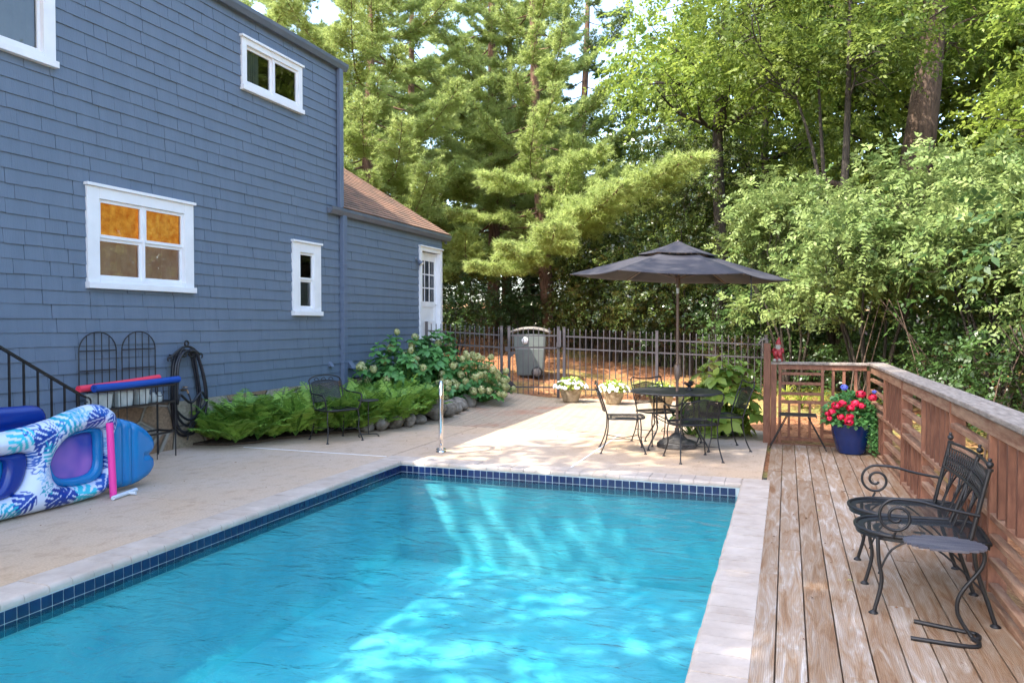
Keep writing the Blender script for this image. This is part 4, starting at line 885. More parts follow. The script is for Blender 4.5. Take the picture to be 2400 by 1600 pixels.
# ------------------------------------------------------------------ wheeled bin
bd = Vector((-5.95,18.0,.0)); bz = G1(-5.95,18.0)+.0
bi = thing('wheeled_bin', 'grey green wheeled rubbish bin with faded lid behind the iron gate', 'bin', (bd.x,bd.y,bz), radians(14))
def tap(b, x0,x1,y0,y1,z0,z1,k):
    cx,cy = (x0+x1)/2,(y0+y1)/2; v = []
    for (z,s_) in ((z0,k),(z1,1)):
        for (x,y) in ((x0,y0),(x1,y0),(x1,y1),(x0,y1)): v.append((cx+(x-cx)*s_,cy+(y-cy)*s_,z))
    b.add(v, [(0,3,2,1),(4,5,6,7),(0,1,5,4),(1,2,6,5),(2,3,7,6),(3,0,4,7)])
b = MB(); tap(b,-.38,.36,-.33,.35,.04,.72,.84); tap(b,-.405,.385,-.355,.375,.73,1.06,.97); b.build('bin_body', 'binb', bi, bevel=.03)
b = MB(); V = []; n = 8
for i in range(n+1):
    t_ = i/n; x = -.50+1.0*t_; z = 1.075+.11*sin(pi*t_)**.8
    V += [(x,-.40,z-.02),(x,-.36,z),(x,0,z+.02),(x,.38,z),(x,.42,z-.02)]
b.add(V, [(i*5+j,i*5+j+1,(i+1)*5+j+1,(i+1)*5+j) for i in range(n) for j in range(4)], True); o = b.build('lid', 'binl', bi); q = o.modifiers.new('s','SOLIDIFY'); q.thickness = .035
b = MB(); b.tube([(.44,-.25,1.02),(.50,-.25,1.02),(.50,.25,1.02),(.44,.25,1.02)],.018,8); b.build('handle', 'binl', bi)
for sy in (-1,1):
    b = MB(); b.lathe([(.06,-.035),(.125,-.035),(.135,-.015),(.135,.015),(.125,.035),(.06,.035)],20); wq = b.build('wheel', 'rubber', bi); wq.location = (.17,sy*.34,.135); wq.rotation_euler = (pi/2,0,0)
    b = MB(); b.lathe([(.02,-.04),(.10,-.037),(.10,.037),(.02,.04)],20)
    for k in range(7):
        a = 2*pi*k/7; b.bar((.02*cos(a),.02*sin(a),.043),(.09*cos(a),.09*sin(a),.043),.014,.006)
        b.bar((.02*cos(a),.02*sin(a),-.043),(.09*cos(a),.09*sin(a),-.043),.014,.006)
    b.build('hub', 'binl', wq)
b = MB(); b.lathe([(.001,0),(.085,0),(.085,.004),(.001,.0045)],24); o = b.build('round_sticker', 'white', bi); o.location = (-.12,-.36,.90); o.rotation_euler = (pi/2,0,0)
b = MB(); b.add([(-.02,.05,.006),(.03,.045,.006),(.05,.01,.006),(.045,-.02,.006),(.03,.015,.006),(.0,.03,.006)],[(0,1,2,3,4,5)[::-1]]); q = b.build('sticker_mark', 'binb', o)
# ------------------------------------------------------------------ trellises, hose, shelf on the house wall
for i, y0_ in enumerate((6.31, 6.89)):
    wd = .50; r = thing('wall_trellis', ('arched black metal trellis on the blue wall nearer the stair rail' , 'arched black metal trellis on the blue wall nearer the garden hose')[i], 'trellis', (XW+.05,y0_+wd/2,.75), 0, 'arched trellises')
    b = MB(); P = [(0,-wd/2,.0),(0,-wd/2,.54)]+[(0,-wd/2*cos(a),.54+.21*sin(a)) for a in np.linspace(0.15,pi-.15,12)]+[(0,wd/2,.54),(0,wd/2,0)]; b.tube(P,.007,6); b.build('arch_frame', 'black', r)
    for k in range(1,5):
        y = -wd/2+wd*k/5; h_ = .54+.21*sqrt(max(0,1-(y/(wd/2))**2)); b = MB(); b.tube([(.002,y,0),(.002,y,h_)],.0055,5); b.build('upright', 'black', r)
    for z in (.10,.32,.54): b = MB(); b.bar((.006,-wd/2,z),(.006,wd/2,z),.006,.013); b.build('crossbar', 'black', r)
hh = thing('hose_hanger', 'ornate black iron hose hanger fixed to the blue wall', 'hanger', (XW+.04,7.83,1.2))
b = MB()
b.tube(smoothpts([(.06,-.28,-.04),(.08,-.22,.0),(.09,-.1,.08),(.09,0,.10),(.09,.1,.08),(.09,.22,.0),(.06,.29,-.0)],4),.014,7)
for sy in (-.07,.07): b.tube(arc((sy,.02),.05,0,2*pi,14,'yz',.10),.012,6)
b.tube(arc((0,.14),.032,0,2*pi,12,'yz',.09),.012,6); b.tube([(0,-.2,.0),(.1,-.2,-.02)],.012); b.tube([(0,.2,.0),(.1,.2,-.02)],.012); b.tube(arc((.27,-.03),.03,-1,4,8,'yz',.07),.01,6); b.tube(arc((-.27,-.05),.03,-1,4,8,'yz',.07),.01,6)
b.build('scroll_plate', 'black', hh)
b = MB(); rg = random.Random(4); P = []
for k in range(6):
    w0 = .20+rg.uniform(-.03,.04); lo_ = [.15,.20,.28,.17,.36,.58][k]; xo_ = .06+.02*k; cy = 7.85+rg.uniform(-.02,.03)
    P += [(XW+xo_,cy-.12,1.21),(XW+xo_+.01,cy-w0,1.05),(XW+xo_+.01,cy-w0-.02,.6),(XW+xo_,cy-w0*.8,lo_+.12),(XW+xo_,cy+.02,lo_),(XW+xo_,cy+w0*1.0,lo_+.12),(XW+xo_+.01,cy+w0*1.35,.62),(XW+xo_+.01,cy+w0,1.0),(XW+xo_,cy+.12,1.22),(XW+xo_,cy,1.24)]
b.tube(smoothpts(P,5),.0165,7); b.tube(smoothpts([(XW+.12,7.86,.70),(XW+.14,7.88,.60),(XW+.13,7.90,.4),(XW+.10,7.86,.1)],4),.011,6)
o = b.build('garden_hose', 'hose'); props(o, 'black rubber garden hose looped in coils on the wall hanger', 'hose')
sf = thing('plant_stand', 'tall black iron stand by the stone foundation under the foam noodles', 'stand', (-7.08,6.8,0))
b = MB()
for y in (-.56,.54):
    for x in (-.14,.13): b.tube([(x,y,.0),(x,y,.86)],.008,6)
b.build('leg', 'black', sf)
b = MB()
for z in (.86,.66,.30):
    for x in (-.14,.13): b.bar((x,-.56,z),(x,.54,z),.012,.022)
    for y in (-.56,.54): b.bar((-.14,y,z),(.13,y,z),.012,.022)
for y in np.linspace(-.44,.44,11): b.tube([(.13,y,.66),(.13,y,.86)],.005,5)
for y in (-.3,-.18,.25): b.tube([(.13,y,.0),(.13,y,.66)],.005,5)
b.tube(arc((.30,.80),.06,pi,2*pi,8,'yz',.135),.005,5); b.build('frame', 'black', sf)
b = MB(); b.box(-.135,.125,-.55,.53,.655,.662); b.build('shelf', 'black', sf)
for (y,wd,h_,lb,k) in ((-.42,.20,.15,'pale plastic box at the stair end of the iron stand',0),(-.14,.22,.16,'second pale plastic box from the stair end of the iron stand',1),(.12,.16,.16,'white tub in the middle of the iron stand',2),(.34,.18,.12,'small clear jar pile near the hose end of the iron stand',3)):
    b = MB()
    if k == 3:
        for q in range(3): b.lathe([(.03,0),(.036,.01),(.036,.08),(.02,.10),(.02,.115)],10,(.02+.03*q,-.06+.06*q,0))
    else: tap(b,-.09,.09,-wd/2,wd/2,0,h_,.86); b.box(-.095,.095,-wd/2-.006,wd/2+.006,h_,h_+.015)
    o = b.build('storage_tub' if k < 3 else 'glass_jars', 'clear', bevel=.006 if k < 3 else 0); o.location = (-7.09,6.8+y,.663); props(o, lb, 'tub' if k < 3 else 'jars')
def noodle(name, a, c, r_, mt, label):
    b = MB(); P = smoothpts([a, tuple((np.array(a)+np.array(c))/2+np.array([0,0,-.006])), c],6)
    A_ = [Vector(p) for p in P]; b.tube(P, r_, 20, cap=False); d0 = (A_[0]-A_[1]).normalized(); b.tube([A_[0]+d0*.0, A_[0]-d0*.06],.010,10,cap=False)
    u = d0.cross(Vector((0,0,1)));
    if u.length < .1: u = d0.cross(Vector((1,0,0)))
    u.normalize(); w_ = d0.cross(u)
    for e, sg in ((A_[0],1),(A_[-1],-1)):
        ring = [e+(u*cos(t_)+w_*sin(t_))*r_ for t_ in np.linspace(0,2*pi,21)[:-1]]; inn = [e+(u*cos(t_)+w_*sin(t_))*.010 for t_ in np.linspace(0,2*pi,21)[:-1]]
        f = [(i,(i+1)%20,20+(i+1)%20,20+i) for i in range(20)]; b.add(ring+inn, f)
    o = b.build(name, mt); props(o, label, 'pool noodle'); return o
noodle('pool_noodle', (-6.92,6.16,.908), (-7.05,7.50,.912), .040, 'bluef', 'blue foam noodle lying on the iron stand by the wall')
noodle('pool_noodle', (-7.01,6.05,.905), (-7.14,7.28,.945), .036, 'coralf', 'coral pink foam noodle lying behind the blue one on the iron stand')
noodle('pool_noodle', (-5.80,5.36,.005), (-5.82,5.345,.69), .031, 'pinkf', 'pink foam noodle standing upright against the inflatable island')
b = MB(); b.tube([(-5.72,5.28,.022),(-5.80,5.62,.022)],.020,10); b.tube([(-5.78,5.5,.018),(-5.70,5.52,.018)],.016,8)
o = b.build('plastic_pipe', 'pvc'); props(o, 'short white plastic pipe lying on the concrete under the upright noodle', 'pipe')
# stair rail
sr = thing('stair_rail', 'black iron stair railing with scroll end at the left edge', 'stair rail', (-6.6,5.2,0))
T0 = Vector((-6.6,5.70,.90)); T1 = Vector((-6.6,3.6,2.17)); d = (T1-T0)
b = MB(); b.bar(T0,T1,.032,.022); b.tube([tuple(q) for q in [(-6.6,5.70,.90),(-6.6,5.78,.86)]],.012); b.tube([(-6.6,5.80+.045*cos(a)*(1-.1*i/3),.80+.06*sin(a)*(1-i/16)) for i,a in enumerate(np.linspace(1.9,-4.6,14))],.009,6); b.build('handrail', 'black', sr, True)
b = MB(); b.bar(T0-Vector((0,0,.68)),T1-Vector((0,0,.68)),.026,.018); b.build('bottom_rail', 'black', sr, True)
for k in range(14):
    p = T0+d*((k*.14+.02)/2.1); b = MB(); b.box(-6.608,-6.592,p.y-.008,p.y+.008,p.z-.68 if k else .01,p.z-.008); b.build('baluster', 'black', sr, True)
b = MB(); 
for k in range(5): b.box(XW+.035,-6.45,1.5,5.25-.28*k,.001+.185*k,.182+.185*k)
o = b.build('stair_steps', 'concrete'); props(o, 'concrete steps against the house behind the inflatable island', 'steps')
# ------------------------------------------------------------------ inflatables
def polydist(G, poly):
    A = np.array(poly, float); B = np.roll(A, -1, 0); best = np.full(len(G), 1e9); near = np.zeros_like(G); ins = np.zeros(len(G), bool)
    for a, c in zip(A, B):
        ab = c-a; t_ = np.clip(((G-a)@ab)/(ab@ab+1e-12), 0, 1); p = a+t_[:,None]*ab; d = np.linalg.norm(G-p, axis=1)
        m_ = d < best; best[m_] = d[m_]; near[m_] = p[m_]
        cond = (a[1] > G[:,1]) != (c[1] > G[:,1]); xx = (c[0]-a[0])*(G[:,1]-a[1])/(c[1]-a[1]+1e-12)+a[0]; ins ^= cond & (G[:,0] < xx)
    return best, near, ins
def sm2(poly, n=5):
    P = smoothpts([(a,c,0) for a,c in poly]+[(poly[0][0],poly[0][1],0)], n)[:-1]; return [(p.x,p.y) for p in P]
def inflate(name, outer, holes, R, x0, step, mt, parent, seams=(), colfn=None, back=.8, wr=.0):
    o_ = np.array(outer); lo = o_.min(0)-step; hi = o_.max(0)+step
    ny = int((hi[0]-lo[0])/step)+2; nz = int((hi[1]-lo[1])/step)+2
    gy, gz = np.meshgrid(lo[0]+step*np.arange(ny), lo[1]+step*np.arange(nz)); G = np.stack([gy.ravel(), gz.ravel()], 1)
    d, nr, ins = polydist(G, outer)
    for h_ in holes:
        d2, n2, i2 = polydist(G, h_); ins &= ~i2; m_ = d2 < d; d = np.where(m_, d2, d); nr = np.where(m_[:,None], n2, nr)
    Gp = np.where(ins[:,None], G, nr); dd = np.where(ins, d, 0); q = 1-np.clip(dd/R, 0, 1); h = R*np.sqrt(np.maximum(0, 1-q*q))
    for sfn in seams: h = h*(.62+.38*np.sqrt(np.clip(np.abs(sfn(Gp))/.045, 0, 1)))
    if wr: h = h*(1+wr*np.sin(Gp[:,0]*55+3*np.sin(Gp[:,1]*20))*np.exp(-dd/.03))
    n = len(G); keep = ins.reshape(nz, ny); V = [(x0+a, g[0], g[1]) for a, g in zip(h, Gp)]+[(x0-a*back, g[0], g[1]) for a, g in zip(h, Gp)]
    f = []
    for j in range(nz-1):
        for i in range(ny-1):
            if keep[j,i] or keep[j,i+1] or keep[j+1,i] or keep[j+1,i+1]:
                a = j*ny+i; f.append((a,a+1,a+ny+1,a+ny)); f.append((n+a,n+a+ny,n+a+ny+1,n+a+1))
    used = sorted(set(i for q_ in f for i in q_)); mp_ = {u: k for k, u in enumerate(used)}
    b = MB(); b.v = [V[u] for u in used]; b.f = [tuple(mp_[i] for i in q_) for q_ in f]; b.sm = [True]*len(f)
    o = b.build(name, mt, parent, True)
    if colfn:
        C = colfn(np.concatenate([Gp,Gp])[used]); a = o.data.color_attributes.new('print', 'FLOAT_COLOR', 'POINT'); a.data.foreach_set('color', np.concatenate([C, np.ones((len(C),1))], 1).astype(np.float32).ravel())
    return o
def leafprint(P):
    rg = random.Random(12); C = np.tile(np.array([.62,.70,.86]), (len(P),1)); cols = [(.004,.045,.30),(.01,.10,.42),(.01,.36,.50),(.03,.50,.62),(.22,.45,.72)]
    L_ = [(4.70,.60,.4,.15,0,0),(4.66,.46,2.6,.09,1,0),(4.50,.62,.9,.14,3,1),(4.95,.74,.7,.15,2,1),(5.20,.72,.2,.13,0,0),(5.34,.80,2.2,.10,1,0),(5.42,.66,1.2,.10,0,0),(5.12,.80,3.3,.10,4,1),(4.80,.08,.5,.15,0,0),(5.18,.06,2.9,.15,3,0),(4.98,.12,3.6,.13,0,0),(5.33,.10,1.0,.12,1,0),(4.52,.10,.6,.13,0,0),(4.45,.05,2.5,.10,2,1),(5.38,.30,1.5,.09,0,0),(5.41,.50,4.5,.08,4,1),(4.72,.30,1.0,.08,4,2),(4.73,.20,.4,.08,2,2),(4.86,.66,2.0,.13,1,2),(4.70,.40,3.0,.09,1,2),(4.20,.6,1,.16,0,0),(4.0,.1,2,.15,3,0),(4.25,.08,3,.13,1,2),(4.6,.74,0,.12,1,2),(5.02,.62,.3,.09,2,1),(4.78,.52,5.2,.10,2,1)]
    for (y,z,a,s_,ci,kind) in L_:
        dy = P[:,0]-y; dz = P[:,1]-z; u = dy*cos(a)+dz*sin(a); v = -dy*sin(a)+dz*cos(a); rr = np.hypot(u,v); th = np.arctan2(v,u)
        sh = s_*(.74+.22*np.cos(th)+.10*np.cos(2*th)-.25*np.exp(-((np.abs(th)-pi)/.35)**2)); slit = (np.abs((((u*.9+np.abs(v)*.75)/s_*2.6) % 1)-.5) < .13+.10*np.abs(v)/s_) & (np.abs(v) > .20*s_)
        if kind == 0: m_ = (rr < sh) & ~slit & ~((np.abs(v) < .004) & (u > -.3*s_))
        elif kind == 1: m_ = (rr < sh*1.15) & (np.sin(u/s_*16+np.abs(v)/s_*9) > -.1) | ((np.abs(v) < .006) & (rr < s_))
        else: m_ = (np.abs(rr-sh*(.72+.28*np.cos(th*6))) < .008) | ((np.abs(v) < .004) & (rr < s_*.8))
        C[m_] = cols[ci]
    return C
fl = thing('inflatable_island', 'large leaf printed blue and white inflatable island propped on its side by the steps', 'pool float', (-5.98,4.9,0), 0)
outer = sm2([(3.3,.60),(3.6,.73),(4.0,.72),(4.44,.72),(4.82,.77),(5.02,.82),(5.24,.86),(5.38,.845),(5.50,.77),(5.53,.66),(5.47,.50),(5.45,.30),(5.44,.14),(5.36,.03),(5.09,.005),(4.73,.005),(4.43,.01),(3.8,.01),(3.35,.06),(3.2,.3)])
h1 = sm2([(3.6,.42),(3.75,.54),(4.1,.56),(4.43,.53),(4.58,.53),(4.64,.48),(4.62,.33),(4.54,.21),(4.40,.17),(4.0,.16),(3.7,.22)]); h2 = sm2([(4.83,.38),(4.89,.50),(5.02,.60),(5.15,.635),(5.30,.64),(5.39,.60),(5.40,.42),(5.39,.24),(5.31,.165),(5.12,.15),(4.95,.18),(4.86,.26)])
inflate('printed_tube', outer, [h1,h2], .125, -5.98, .009, 'print', fl, colfn=leafprint, wr=.05)
q_ = .0
def shrink(poly, k): c = np.mean(np.array(poly),0); return [tuple(c+(np.array(p)-c)*k) for p in poly]
inflate('inner_tube', shrink(h2,1.03), [shrink([(y-.03,z+.02) for y,z in h2],.78)], .05, -5.99, .010, 'vinyl', fl)
inflate('mesh_floor', shrink(h2,.84), [], .012, -6.02, .02, 'violet', fl)
inflate('inner_tube', shrink(h1,1.03), [shrink([(y-.05,z+.0) for y,z in h1],.70)], .06, -6.0, .012, 'vinyld', fl)
inflate('mesh_floor', shrink(h1,.80), [], .02, -6.04, .02, 'vinyl', fl, seams=[lambda G: G[:,1]-.30, lambda G: G[:,1]-.42])
hd = sm2([(5.43,.66),(5.47,.70),(5.60,.695),(5.81,.62),(5.96,.50),(6.01,.41),(6.00,.34),(5.965,.30),(6.0,.25),(6.0,.17),(5.91,.08),(5.72,.03),(5.52,.04),(5.44,.10),(5.42,.35)])
inflate('headrest', hd, [], .085, -6.0, .010, 'vinyl', fl, seams=[lambda G: G[:,0]-5.60, lambda G: G[:,0]-5.71, lambda G: (G[:,1]-.30)*np.where(G[:,0] > 5.84, 1, 99)], wr=.06)
b = MB(); b.lathe([(.012,0),(.012,.02),(.008,.024)],10); o = b.build('air_valve', 'vinyld', fl); o.location = (.135,-.24,.51); o.rotation_euler = (0,pi/2,0)
rf2 = inflate('pool_raft', sm2([(3.6,.1),(3.6,.86),(4.2,.89),(4.75,.88),(5.05,.83),(5.08,.5),(5.05,.1),(4.6,.03)]), [], .07, -6.30, .02, 'vinyld', None, seams=[lambda G: G[:,1]-.3, lambda G: G[:,1]-.5, lambda G: G[:,1]-.7])
props(rf2, 'plain deep blue inflatable raft leaning behind the leaf printed island', 'pool float')
# ------------------------------------------------------------------ rocks
rg = random.Random(31); NR = np.random.default_rng(31)
rocks = [(-5.83,9.90,.11),(-5.70,10.12,.13),(-5.60,10.38,.14),(-5.50,10.62,.12),(-5.50,10.98,.10),(-5.48,11.45,.20),(-5.50,11.9,.17),(-5.55,12.35,.15),(-5.60,12.8,.16),(-5.66,13.3,.15),(-5.70,13.8,.14)]
for i,(x,y,r_) in enumerate(rocks):
    b = MB(); b.ball((0,0,0),r_,14,9); V = np.array(b.v); ph = NR.uniform(0,6,3); q = 1+.13*np.sin(V[:,0:1]*22+ph[0])+.12*np.sin(V[:,1:2]*19+ph[1])+.10*np.sin(V[:,2:3]*27+ph[2]); V = V*q*np.array([1,1.2,.85]); b.v = [tuple(v) for v in V]
    o = b.build('edging_rock', 'rock'); o.location = (x,y,-.01); o.rotation_euler = (0,0,rg.uniform(0,6)); props(o, 'rough grey brown rock edging the planting bed', 'rock', 'rocks edging the planting bed')
# ------------------------------------------------------------------ ferns
def fern_mesh(seed, R_=.58, nf=15):
    rng = np.random.default_rng(seed); Ps=[];Ds=[];Ns=[];Ls=[];T=[]; st = MB()
    for k in range(nf):
        a = 2*pi*k/nf+rng.uniform(-.3,.3); el = rng.uniform(.8,1.45); L_ = R_*rng.uniform(.85,1.3); pts = []; p = np.array([0,0,.02]); e = el
        for i in range(15):
            pts.append(p.copy()); p = p+np.array([cos(a)*cos(e),sin(a)*cos(e),sin(e)])*L_/14; e -= .035+.09*(i/14)*rng.uniform(.7,1.3)
        st.tube([tuple(q) for q in pts[::2]],[.004]*8,4); tb_ = rng.uniform(0,.6)
        for i in range(2,14):
            A_ = nrm((pts[i+1]-pts[i-1])[None])[0]; Sd = nrm(np.cross(A_,[0,0,1.])[None])[0]; U = np.cross(Sd,A_)
            wl = .19*sin(pi*min(1,(i/14)**.75*.93+.05))+.02
            for sg in (-1,1):
                D = A_*.45+Sd*sg*.9-np.array([0,0,.12])+rng.normal(0,.08,3); D = D/np.linalg.norm(D); S2 = np.cross(D,U)
                for j in range(4):
                    for s2 in (-1,1):
                        Ps.append(pts[i]+D*wl*(.12+.2*j)); Ds.append(D*.75+S2*s2*.65); Ns.append(U+rng.normal(0,.25,3)); Ls.append(wl*(.46-.07*j)); T.append(tb_+rng.uniform(-.1,.55))
                Ps.append(pts[i]+D*wl*.1); Ds.append(D); Ns.append(U); Ls.append(wl); T.append(tb_+.2)
    V = leaves(np.array(Ps),np.array(Ds),np.array(Ns),np.array(Ls),np.array(Ls)*.27); return V, T, st
protos = []
for k in range(3):
    V, T, st_ = fern_mesh(50+k); r = thing('fern', 'bright green feathery fern in the bed below the blue wall', 'fern', (0,0,0), 0, 'ferns below the blue wall'); npmesh('frond', V, 4, 'fern', r, T); st_.build('stem', 'fern', r); protos.append(r)
spots = []; rg = random.Random(77)
def inbed(x,y,m_=.0):
    xf = np.interp(y, [8.05,8.3,8.78,9.07,9.64,10.19,10.52,11.0,11.8], [-6.72,-6.50,-6.42,-6.22,-5.92,-5.75,-5.6,-5.52,-5.5]); return x < xf-m_
tries = 0
while len(spots) < 84 and tries < 4000:
    tries += 1; x = rg.uniform(-7.15,-5.6); y = rg.uniform(8.08,11.7)
    if inbed(x,y,-.05) and all((x-a)**2+(y-c)**2 > .21**2 for a,c in spots): spots.append((x,y))
used = set()
for i,(x,y) in enumerate(spots):
    k = i % 3; o = protos[k] if k not in used else copy_tree(protos[k]); used.add(k)
    s_ = rg.uniform(.75,1.05); o.location = (x,y,.04); o.rotation_euler = (rg.uniform(-.1,.1),rg.uniform(-.1,.1),rg.uniform(0,6)); o.scale = (s_,s_,s_*rg.uniform(.9,1.15))
# ------------------------------------------------------------------ hydrangeas
def hydrangea(name, label, loc, rad, h, seed, nt_, lmat, nfl, flmat='hydfl', fl_side=None, lsz=.15):
    rng = np.random.default_rng(seed); r = thing(name, label, 'hydrangea', loc); st = MB(); tips = []
    Ps=[];Ds=[];Ns=[];Ls=[];T=[]
    for i in range(nt_):
        d = nrm(rng.normal(0,1,(1,3)))[0]; d[2] = abs(d[2]); q = rng.uniform(.62,1.03) if i % 3 else rng.uniform(.3,.7)
        p = np.array([d[0]*rad[0]*q, d[1]*rad[1]*q, .12+d[2]*(h-.12)*q]); tips.append((p,d,q))
        b0 = np.array([d[0]*.12,d[1]*.12,0]); mid = (b0+p)/2+np.array([d[0],d[1],0])*.08
        st.tube([tuple(b0),tuple(mid),tuple(p)],[.007,.006,.004],4,cap=False); n = rng.integers(6,9); tb_ = rng.uniform(0,.6)
        for tier,(sc,elv) in enumerate(((1,.15),(.62,.8))):
            for k in range(n if tier == 0 else 4):
                a = 2*pi*k/n*(1 if tier == 0 else n/4)+rng.uniform(-.3,.3); ax = nrm((d*.6+np.array([0,0,.7]))[None])[0]; u = nrm(np.cross(ax,[.3,.9,.1])[None])[0]; v = np.cross(ax,u)
                D = (u*cos(a)+v*sin(a))*cos(elv)+ax*sin(elv)-np.array([0,0,.25])*(1-tier); Ps.append(p-ax*.03*(1-tier)); Ds.append(D); Ns.append(ax+rng.normal(0,.2,3)); Ls.append(lsz*sc*rng.uniform(.75,1.2)); T.append(tb_+rng.uniform(0,.3)+.15*tier)
    Ls = np.array(Ls); npmesh('foliage', leaves(np.array(Ps),np.array(Ds),np.array(Ns),Ls,Ls*.62,OVAL,.22), 6, lmat, r, T); st.build('stem', 'fern', r)
    cand = [t_ for t_ in tips if t_[2] > .62 and (fl_side is None or t_[1]@np.array(fl_side) > -.15)]; rng.shuffle(cand)
    if nfl:
        n = 130; d = nrm(rng.normal(0,1,(n,3))); P = d*.078*rng.uniform(.8,1.05,(n,1)); V = leaves(P, np.cross(d,rng.normal(0,1,(n,3))), d, .038, .036, DIA, .1); pr = npmesh('flower_head', V, 4, flmat, r)
        for i,(p,dd,q) in enumerate(cand[:nfl]):
            o = pr if i == 0 else pr.copy()
            if i: COL.objects.link(o)
            o.location = tuple(p+dd*.06+np.array([0,0,.02])); s_ = rng.uniform(.7,1.05); o.scale = (s_,s_,s_*.85); o.rotation_euler = tuple(rng.uniform(0,6,3))
    return r
hydrangea('hydrangea', 'tall leafy hydrangea against the blue wing near the downspout', (-6.62,12.25,.04), (.70,.95), 1.38, 5, 170, 'hydl', 22, fl_side=(.6,-.6,.3))
hydrangea('hydrangea', 'hydrangea with large upright leaves in front of the fence by the white door', (-6.35,13.35,.08), (.60,.70), 1.42, 9, 140, 'hydl', 10, fl_side=(.6,-.6,.3), lsz=.18)
hydrangea('hydrangea', 'low hydrangea covered in greenish cream flower heads beside the iron gate', (-5.75,13.75,.06), (.66,1.15), .92, 6, 150, 'hydl', 95, fl_side=(.7,-.5,.2), lsz=.12)
hydrangea('hydrangea', 'yellow green hydrangea between the fence and the tall timber post', (-.86,11.34,0), (.52,.38), 1.13, 7, 70, 'hydy', 0, lsz=.225)
hydrangea('hydrangea', 'dark leaved low hydrangea with dried flower heads behind the table', (-1.22,11.28,0), (.36,.26), .55, 8, 40, 'hydl', 14, fl_side=(0,-1,.2), lsz=.12)
# ------------------------------------------------------------------ pots
def flowerpot(loc, label, seed, sz=1.0):
    r = thing('stone_pot', label, 'flower pot', loc); rng = np.random.default_rng(seed)
    b = MB(); b.lathe([(.13,0),(.15,.02),(.16,.05),(.20,.16),(.225,.25),(.235,.29),(.215,.295),(.20,.26),(.001,.255)],32,mod=lambda a,z: 1+.045*cos(a*8)*min(1,z/.1)); b.build('pot', 'pots', r)
    n = 420; d = nrm(rng.normal(0,1,(n,3))); d[:,2] = np.abs(d[:,2]); P = d*np.array([.30,.30,.20])*rng.uniform(.5,1,(n,1))+np.array([0,0,.29]); npmesh('foliage', leaves(P, d+rng.normal(0,.5,(n,3)), np.array([0,0,1.])+d*.4, .075, .05, OVAL), 6, 'hydy', r, rng.uniform(.3,.9,n))
    n = 85; d = nrm(rng.normal(0,1,(n,3))); d[:,2] = np.abs(d[:,2])*.8; C = d*np.array([.36,.36,.22])+np.array([0,0,.29]); V = []
    for c_, q in zip(C, d):
        ax = nrm((q+np.array([.15,-.55,.25]))[None])[0]; u = nrm(np.cross(ax,[.2,.1,.9])[None])[0]; v = np.cross(ax,u)
        for k in range(5):
            a = 2*pi*k/5; D = u*cos(a)+v*sin(a); V.append(leaves(c_[None], D[None], ax[None], .030, .032, OVAL, .05))
    npmesh('blossoms', np.concatenate(V), 6, 'whitefl', r); r.scale = (sz,)*3; return r
flowerpot((-4.12,15.02,0), 'carved stone pot of white flowers closest to the gate post', 1)
flowerpot((-3.22,14.92,0), 'carved stone pot of white flowers seen beside the left chair', 2, .93)
flowerpot((-2.17,14.15,0), 'carved stone pot of white flowers half hidden behind the table', 3)
gp = thing('blue_pot', 'glossy cobalt blue pot of red geraniums on the deck corner', 'flower pot', (.755,10.28,.002)); b = MB()
b.lathe([(.14,0),(.155,.006),(.16,.02),(.20,.14),(.228,.26),(.235,.33),(.243,.36),(.243,.375),(.225,.378),(.215,.34),(.001,.335)],40); b.build('pot', 'potb', gp)
rng = np.random.default_rng(15); n = 1500; d = nrm(rng.normal(0,1,(n,3))); d[:,2] = np.abs(d[:,2])*1.0-.12
P = d*np.array([.30,.27,.36])*rng.uniform(.55,1.08,(n,1))+np.array([-.02,0,.40]); npmesh('foliage', leaves(P, d+rng.normal(0,.6,(n,3)), np.array([0,-.3,1.])+d*.5, rng.uniform(.035,.07,n), .05, OVAL), 6, 'hydl', gp, rng.uniform(-.1,.6,n))
n = 900; t_ = rng.uniform(0,1,n); P = np.stack([.20+.07*t_+rng.normal(0,.035,n), -.10-.1*t_+rng.normal(0,.04,n), .42-.36*t_+rng.normal(0,.03,n)],1); npmesh('trailing_stems', leaves(P, rng.normal(0,1,(n,3)), np.array([0,-.5,1.])+rng.normal(0,.4,(n,3)), .035, .022), 4, 'hydl', gp, rng.uniform(0,.9,n))
for (x,y,z,s_,mt) in [(-.19,-.20,.60,.055,'redfl'),(-.12,-.22,.63,.05,'redfl'),(-.235,-.20,.52,.05,'redfl'),(-.28,-.15,.49,.04,'redfl'),(-.03,-.24,.58,.05,'redfl'),(.03,-.18,.63,.055,'redfl'),(.10,-.20,.605,.045,'redfl'),(.09,-.10,.735,.06,'redfl'),(.22,-.10,.70,.052,'redfl'),(-.14,-.27,.47,.045,'redfl'),(-.05,-.28,.42,.06,'redfl'),(-.04,-.30,.48,.045,'redfl'),(-.26,-.2,.44,.038,'redfl'),(-.09,-.05,.81,.045,'bluefl'),(-.03,-.1,.66,.03,'bluefl'),(.25,-.02,.76,.03,'bluefl')]:
    n = 60; d = nrm(rng.normal(0,1,(n,3))); P = d*s_*np.array([1,1,.75])*rng.uniform(.75,1,(n,1)); o = npmesh('flower_head', leaves(P, np.cross(d,rng.normal(0,1,(n,3))), d, s_*.65, s_*.6, OVAL, .1), 6, mt, gp, loc=(x,y,z))
    st_ = MB(); st_.tube([(0,0,0),(-x*.3,-y*.3,(.36-z)*.6)],.003,4); st_.build('stem', 'fern', o)
